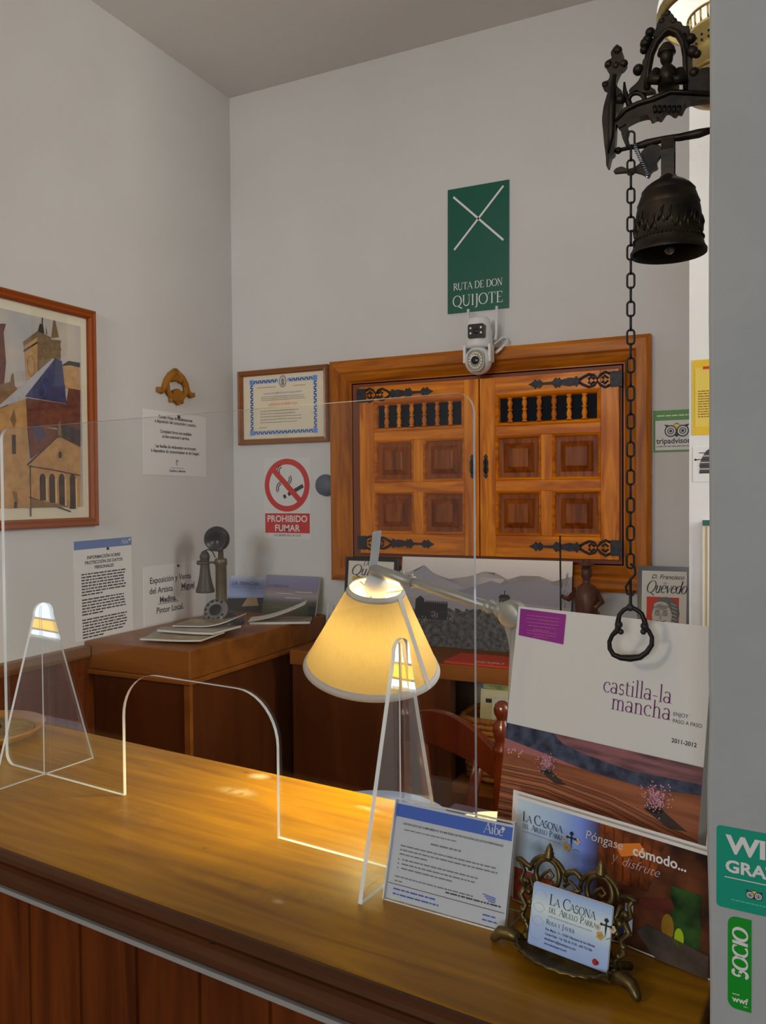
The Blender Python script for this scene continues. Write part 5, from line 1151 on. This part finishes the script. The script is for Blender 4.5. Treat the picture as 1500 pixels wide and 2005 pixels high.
# ================================================================ BELL ON ITS BRACKET, PULL CHAIN, OIL LAMP
BY = .84
def bq(cx, cy): P = at_y(1100+cx*.2693, cy*.2693, BY); return (P.x, P.z)
def b3(cx, cy, dy=0): P = bq(cx, cy); return (P[0], BY+dy, P[1])
TB = Matrix(((1, 0, 0, 0), (0, 0, -1, BY), (0, 1, 0, 0), (0, 0, 0, 1)))     # prism local z -> towards the camera
br = thing('bell_bracket', Matrix.Translation(b3(1085, 720)), 'dark bronze wall bracket with an arched shrine and a cross end', 'bracket')
def loc(mb, name, parent=br):
    o = Vector(b3(1085, 720)); mb.v = [tuple(Vector(v)-o) for v in mb.v]; return mb.build(name, parent, bevel=0)
def pz(mb, pts, hz=.004):
    for _ in range(2):      # rounded castings
        q = []
        for i, a in enumerate(pts):
            b = pts[(i+1) % len(pts)]; q += [(a[0]*.8+b[0]*.2, a[1]*.8+b[1]*.2), (a[0]*.2+b[0]*.8, a[1]*.2+b[1]*.8)]
        pts = q
    mb.prism([bq(*p) for p in pts], -hz, hz, BRONZE, TB)
m = MB()
pz(m, [(412, 335), (432, 365), (452, 400), (440, 430), (455, 445), (478, 470), (450, 512), (430, 520), (412, 560), (395, 600), (405, 640), (450, 680), (450, 740), (430, 800), (405, 830), (400, 900), (398, 1000), (388, 1130), (362, 1145), (345, 1225), (330, 1225), (328, 1150), (315, 1060), (308, 980), (298, 880), (310, 790), (330, 720), (345, 665), (300, 650), (298, 612), (350, 598), (358, 545), (325, 505), (322, 480), (345, 450), (372, 440), (360, 400), (385, 360)], .005)
for cx_, cy_, r in ((412, 380, .0045), (345, 480, .0042), (455, 475, .0042), (400, 490, .004), (325, 630, .0035), (430, 735, .0055)): m.ball(b3(cx_, cy_, -.003), r, BRONZE, seg=12)
m.tube([b3(390, 560, -.005), b3(372, 800, -.006), b3(365, 1000, -.005), b3(345, 1140, -.004)], [.002, .0035, .003, .001], BRONZE, 8)
loc(m, 'cross_end')
m = MB()
pz(m, [(392, 905), (440, 830), (500, 775), (570, 752), (640, 728), (720, 690), (800, 665), (900, 675), (1000, 668), (1098, 690), (1098, 735), (1000, 745), (900, 762), (870, 832), (845, 820), (822, 850), (765, 808), (720, 878), (695, 862), (650, 888), (638, 850), (560, 868), (485, 905), (430, 950)], .006)
m.tube([b3(545+58*math.cos(R(k*20)), 728+52*math.sin(R(k*20))) for k in range(18)], .0024, BRONZE, 8, True)
m.tube([b3(455, 598), b3(458, 660), b3(485, 740), b3(500, 790)], [.001, .002, .003, .003], BRONZE, 8)
m.tube([b3(400, 900, -.004), b3(470, 820, -.007), b3(560, 775, -.007), b3(680, 740, -.007), b3(800, 690, -.007), b3(1080, 705, -.007)], .0024, BRONZE, 8)
for k in range(6): m.tube([b3(680+k*36, 790, -.006), b3(690+k*33, 840, -.007)], .002, BRONZE, 6)
pz(m, [(430, 925), (470, 905), (495, 960), (478, 1000), (500, 1060), (470, 1075), (440, 1000)], .004)
loc(m, 'scrolled_arm')
m = MB()
arch = [(612, 660), (618, 520), (640, 400), (680, 310), (735, 245), (795, 222), (855, 245), (895, 310), (912, 410), (918, 540), (918, 660)]
m.tube([b3(*p) for p in arch], .0046, BRONZE, 10); m.tube([b3(p[0]+(14 if p[0] < 760 else -14), p[1]+8, -.005) for p in arch], .0022, BRONZE, 8)
pz(m, [(655, 260), (690, 225), (695, 180), (730, 168), (725, 125), (752, 110), (770, 72), (795, 105), (822, 130), (822, 165), (872, 172), (885, 205), (935, 200), (930, 240), (880, 262), (845, 232), (790, 212), (730, 235), (690, 285)], .004)
for cx_, cy_, r in ((612, 325, .0055), (600, 370, .004), (560, 515, .0055), (645, 245, .0048), (625, 300, .005), (950, 385, .0058), (940, 290, .005), (985, 400, .004), (770, 110, .0035), (730, 165, .0035), (815, 165, .0035), (965, 540, .0055)): m.ball(b3(cx_, cy_, -.002), r, BRONZE, seg=12)
pz(m, [(592, 440), (628, 440), (640, 640), (700, 672), (590, 690), (545, 660), (500, 700), (490, 665), (555, 610), (582, 560)], .004); pz(m, [(905, 440), (945, 430), (965, 560), (1000, 515), (1098, 500), (1098, 700), (900, 690)], .005)
loc(m, 'arched_shrine')
m = MB(); m.ball(b3(768, 440, -.006), .0072, BRONZE, sx=.85, sz=1.2, seg=16)
m.lathe([(.0001, .0095), (.004, .0085), (.0075, .004), (.0085, 0), (.0086, -.001), (.0001, -.001)], BRONZE, 16, Matrix.Translation(b3(768, 405, -.006)))
m.tube([b3(775, 480, -.005), b3(778, 540, -.005), b3(780, 660, -.004)], [.0045, .014, .0165], BRONZE, 16, flat=.6)
for sx in (-1, 1): m.tube([b3(778+sx*75, 545, -.006), b3(778+sx*110, 610, -.010), b3(778+sx*40, 640, -.016)], [.0055, .0055, .004], BRONZE, 10)
loc(m, 'robed_bust')
m = MB()
m.tube([b3(408, 1095), b3(500, 1072), b3(620, 1045), b3(745, 1010), b3(860, 998), b3(1000, 970), b3(1092, 945)], [.002, .0022, .0045, .0032, .0038, .0045, .003], BRONZE, 8); m.ball(b3(412, 1095), .0034, BRONZE, seg=12)
pz(m, [(378, 1252), (400, 1228), (440, 1215), (485, 1238), (540, 1220), (588, 1180), (575, 1120), (600, 1090), (650, 1060), (725, 1060), (728, 1130), (690, 1180), (702, 1228), (655, 1248), (632, 1300), (590, 1268), (520, 1250), (450, 1256), (385, 1262)], .003)
loc(m, 'lower_bar')
m = MB(); pts = []
for k in range(90): t = k/89; c0 = Vector(b3(530+110*t, 1060+240*t, -.006)); pts.append(c0+Vector((.002*math.cos(k*1.1), .002*math.sin(k*1.1), 0)))
m.tube(pts, .0007, mat('steel_blue', (.32, .36, .45, 1), .3, .8), 5); loc(m, 'spring')

cb = b3(775, 1850); bell = thing('bronze_bell', Matrix.Translation(cb), 'small embossed bronze bell hanging from the wall bracket', 'bell')
U = .0001258; pr = [(281, 0), (283, 20), (270, 38), (262, 60), (254, 95), (254, 120), (248, 128), (250, 180), (246, 240), (238, 320), (232, 350), (228, 365), (232, 380), (222, 400), (205, 450), (196, 470), (199, 480), (170, 515), (130, 545), (95, 565), (70, 580), (58, 600)]
inn = [(50, 590), (150, 500), (200, 420), (225, 330), (236, 200), (240, 100), (250, 40), (268, 8), (281, 0)]
m = MB(); m.lathe([(r*U, z*U) for r, z in pr], BRONZE, 48, cap=False); m.lathe([(r*U, z*U) for r, z in inn], mat('bell_inside', (.012, .010, .008, 1), .7), 48, cap=False); m.lathe([(58*U, 600*U), (50*U, 590*U)], BRONZE, 48, cap=False)
rnd = random.Random(11)
RUBBED = noisy('rubbed_bronze', (.05, .038, .016, 1), (.10, .078, .03, 1), 60, .4, .6)
for k in range(54): a = 2*math.pi*k/54; m.ball((255*U*math.cos(a), 255*U*math.sin(a), 108*U), .0012, BRONZE, seg=8)
for k in range(26):
    a = 2*math.pi*k/26; r = 243*U; z = (185+30*math.sin(k*1.7))*U
    p = [(r*math.cos(a+d)*q, r*math.sin(a+d)*q, z+dz) for d, dz, q in ((-.06, -.002, 1.01), (.02, .004, 1.03), (.05, .009, 1.0), (.10, .012, .98))]
    m.tube(p, [.0012, .0018, .0014, .0008], BRONZE, 6)
    m.tube([(r*math.cos(a+.12)*1.01, r*math.sin(a+.12)*1.01, z-.004), (r*math.cos(a+.09)*1.02, r*math.sin(a+.09)*1.02, z+.004)], .0012, RUBBED, 6)
m.build('bell_body', bell)
m = MB(); zt = b3(775, 1000)[2]-cb[2]
lp_ = [(-.007, 570*U), (-.0085, zt-.014), (-.0065, zt-.003), (0, zt+.002), (.0065, zt-.003), (.0085, zt-.014), (.007, 570*U)]
for i in range(len(lp_)-1):
    (ya, za), (yb, zb) = lp_[i], lp_[i+1]; k0 = .0058+.0018*(1 if i in (0, 5) else 0); vs = []
    for yy, zz in ((ya, za), (yb, zb), (yb*.72, zb-.0012 if abs(yb) < .007 else zb), (ya*.72, za-.0012 if abs(ya) < .007 else za)): vs += [(-.0058, yy, zz), (.0058, yy, zz)]
    m.add(vs, [(0, 1, 3, 2), (4, 5, 7, 6), (0, 2, 4, 6), (1, 7, 5, 3)], BRONZE)
m.build('hanging_strap', bell)
m = MB(); m.tube([(0, 0, 560*U), (.001, 0, 60*U)], .0015, BLKPL, 8); m.ball((.001, 0, 40*U), .0052, mat('clapper_steel', (.2, .2, .2, 1), .3, .7), seg=14); m.build('clapper', bell)

# pull chain
top = at_y(1235.5, 258, BY-.008); bot = at_y(1234.5, 1112, BY-.008)
pc = thing('pull_chain', Matrix.Translation(top), 'long black link chain with an iron pull handle hanging below the bracket', 'chain')
n = 31; pitch = (top.z-bot.z)/n; LKM = mat('chain_black', (.012, .012, .014, 1), .4, .4)
lk = MB(); hw_, hh_, wr = .0034, pitch*.5+.0004, .00105
lk.tube([(hw_*math.cos(a) if True else 0, 0, (hh_-hw_)*(1 if 0 <= a < math.pi else -1)*(1 if math.sin(a) != 0 else 1)+hw_*math.sin(a)) for a in [2*math.pi*(k+.5)/20 for k in range(20)]], wr, LKM, 8, True)
proto = None
for k in range(n):
    z = -pitch*(k+.5); Mk = Matrix.Translation(((bot.x-top.x)*k/n, 0, z)) @ Matrix.Rotation(R(12 if k % 2 == 0 else 102), 4, 'Z')
    if proto is None: proto = lk.build('link', pc, Mk)
    else:
        c_ = proto.copy(); COL.objects.link(c_); c_.parent = pc; c_.matrix_local = Mk
def hl(cx, cy, dy=0): P = at_y(960+cx*.2933, 1160+cy*.2933, BY-.008); return Vector((P.x, P.y+dy, P.z))-top
z0 = bot-top
m = MB(); m.tube([z0+Vector((0, 0, .004)), z0+Vector((.004, 0, .001)), z0+Vector((.0045, 0, -.006)), z0+Vector((-.001, 0, -.013)), z0+Vector((-.0045, 0, -.019)), z0+Vector((-.003, 0, -.026)), z0+Vector((.002, 0, -.027)), z0+Vector((.004, 0, -.022))], .0012, LKM, 8)
m.tube([z0+Vector((0, 0, -.010)), z0+Vector((0, 0, -.036)), hl(935, 95)], [.0012, .0016, .002], LKM, 8); m.build('hook', pc)
m = MB(); path = [(935, 95), (890, 118), (862, 150), (853, 200), (852, 250), (815, 285), (795, 330), (798, 375), (822, 415), (870, 435), (935, 440), (1000, 432), (1045, 400), (1078, 350), (1080, 300), (1060, 260), (1038, 240), (1030, 190), (1010, 140), (975, 115)]
m.tube([hl(*p) for p in path], [.0024, .0022, .0022, .0028, .0032, .0022, .0022, .0024, .0026, .003, .0036, .003, .0026, .0024, .0022, .0022, .003, .0026, .0022, .0024], mat('iron_handle', (.022, .019, .018, 1), .45, .5), 10, True)
for cx_, cy_ in ((858, 215), (1030, 225), (935, 100)): m.ball(hl(cx_, cy_), .0040, IRON, seg=12)
for cx_, cy_ in ((872, 262), (1022, 262)): m.ball(hl(cx_, cy_), .0030, IRON, seg=12)
m.build('pull_handle', pc)

# brass oil lamp hanging beyond
lx, ly = -.078, 1.35
ol = thing('hanging_oil_lamp', Matrix.Translation((lx, ly, 2.20)), 'brass hanging oil lamp with a lit opal glass shade beyond the bell', 'lamp')
OP = bpy.data.materials.new('opal_glass'); OP.use_nodes = True; b_ = OP.node_tree.nodes['Principled BSDF']; b_.inputs['Base Color'].default_value = (.8, .82, .78, 1); b_.inputs['Roughness'].default_value = .25
b_.inputs['Emission Color'].default_value = (1, .98, .9, 1); b_.inputs['Emission Strength'].default_value = .55
m = MB(); m.lathe([(.100, .062), (.101, .068), (.097, .085), (.080, .115), (.055, .14), (.035, .155)], OP, 48, cap=False); m.build('opal_shade', ol)
m = MB(); m.lathe([(.094, .046), (.100, .048), (.102, .056), (.100, .063), (.094, .064), (.092, .055), (.094, .046)], GOLD, 48, cap=False); m.build('shade_ring', ol)
m = MB(); m.lathe([(.060, -.048), (.0625, -.044), (.058, -.034), (.056, -.015), (.053, -.010), (.053, .012), (.056, .016), (.056, .022), (.050, .024), (.0001, .024)], GOLD, 40)
for k in range(28):
    a = 2*math.pi*k/28
    for z in (-.004, .004): m.ball((.0532*math.cos(a), .0532*math.sin(a), z), .0018, BRONZE, seg=8)
m.build('burner_body', ol)
m = MB()
for k in range(28): a = 2*math.pi*k/28; m.tube([(.054*math.cos(a), .054*math.sin(a), .022), (.056*math.cos(a), .056*math.sin(a), .042)], .0016, GOLD, 6)
m.tube([(.0565*math.cos(R(k*10)), .0565*math.sin(R(k*10)), .042) for k in range(36)], .002, GOLD, 8, True); m.build('gallery', ol)
m = MB(); m.lathe([(.028, .024), (.032, .05), (.030, .08), (.022, .11), (.020, .30), (.019, .30), (.020, .11), (.028, .08), (.030, .05), (.027, .026)], clear('lamp_chimney'), 32, cap=False); m.build('chimney', ol)
m = MB(); m.lathe([(.0001, -.118), (.006, -.114), (.009, -.106), (.006, -.098), (.012, -.094), (.014, -.088), (.030, -.084), (.056, -.072), (.064, -.060), (.064, -.052), (.060, -.048), (.0001, -.047)], GOLD, 40); m.build('oil_font', ol)
m = MB()
for k in range(3):
    a = R(20+120*k); m.tube([(.098*math.cos(a), .098*math.sin(a), .06), (.10*math.cos(a), .10*math.sin(a), .12), (.05*math.cos(a), .05*math.sin(a), .38), (0, 0, .46)], .0018, GOLD, 6)
m.tube([(0, 0, .455), (0, 0, .815)], .003, GOLD, 8); m.lathe([(.03, .805), (.03, .8145), (.0001, .8145)], GOLD, 20); m.build('hanger', ol)
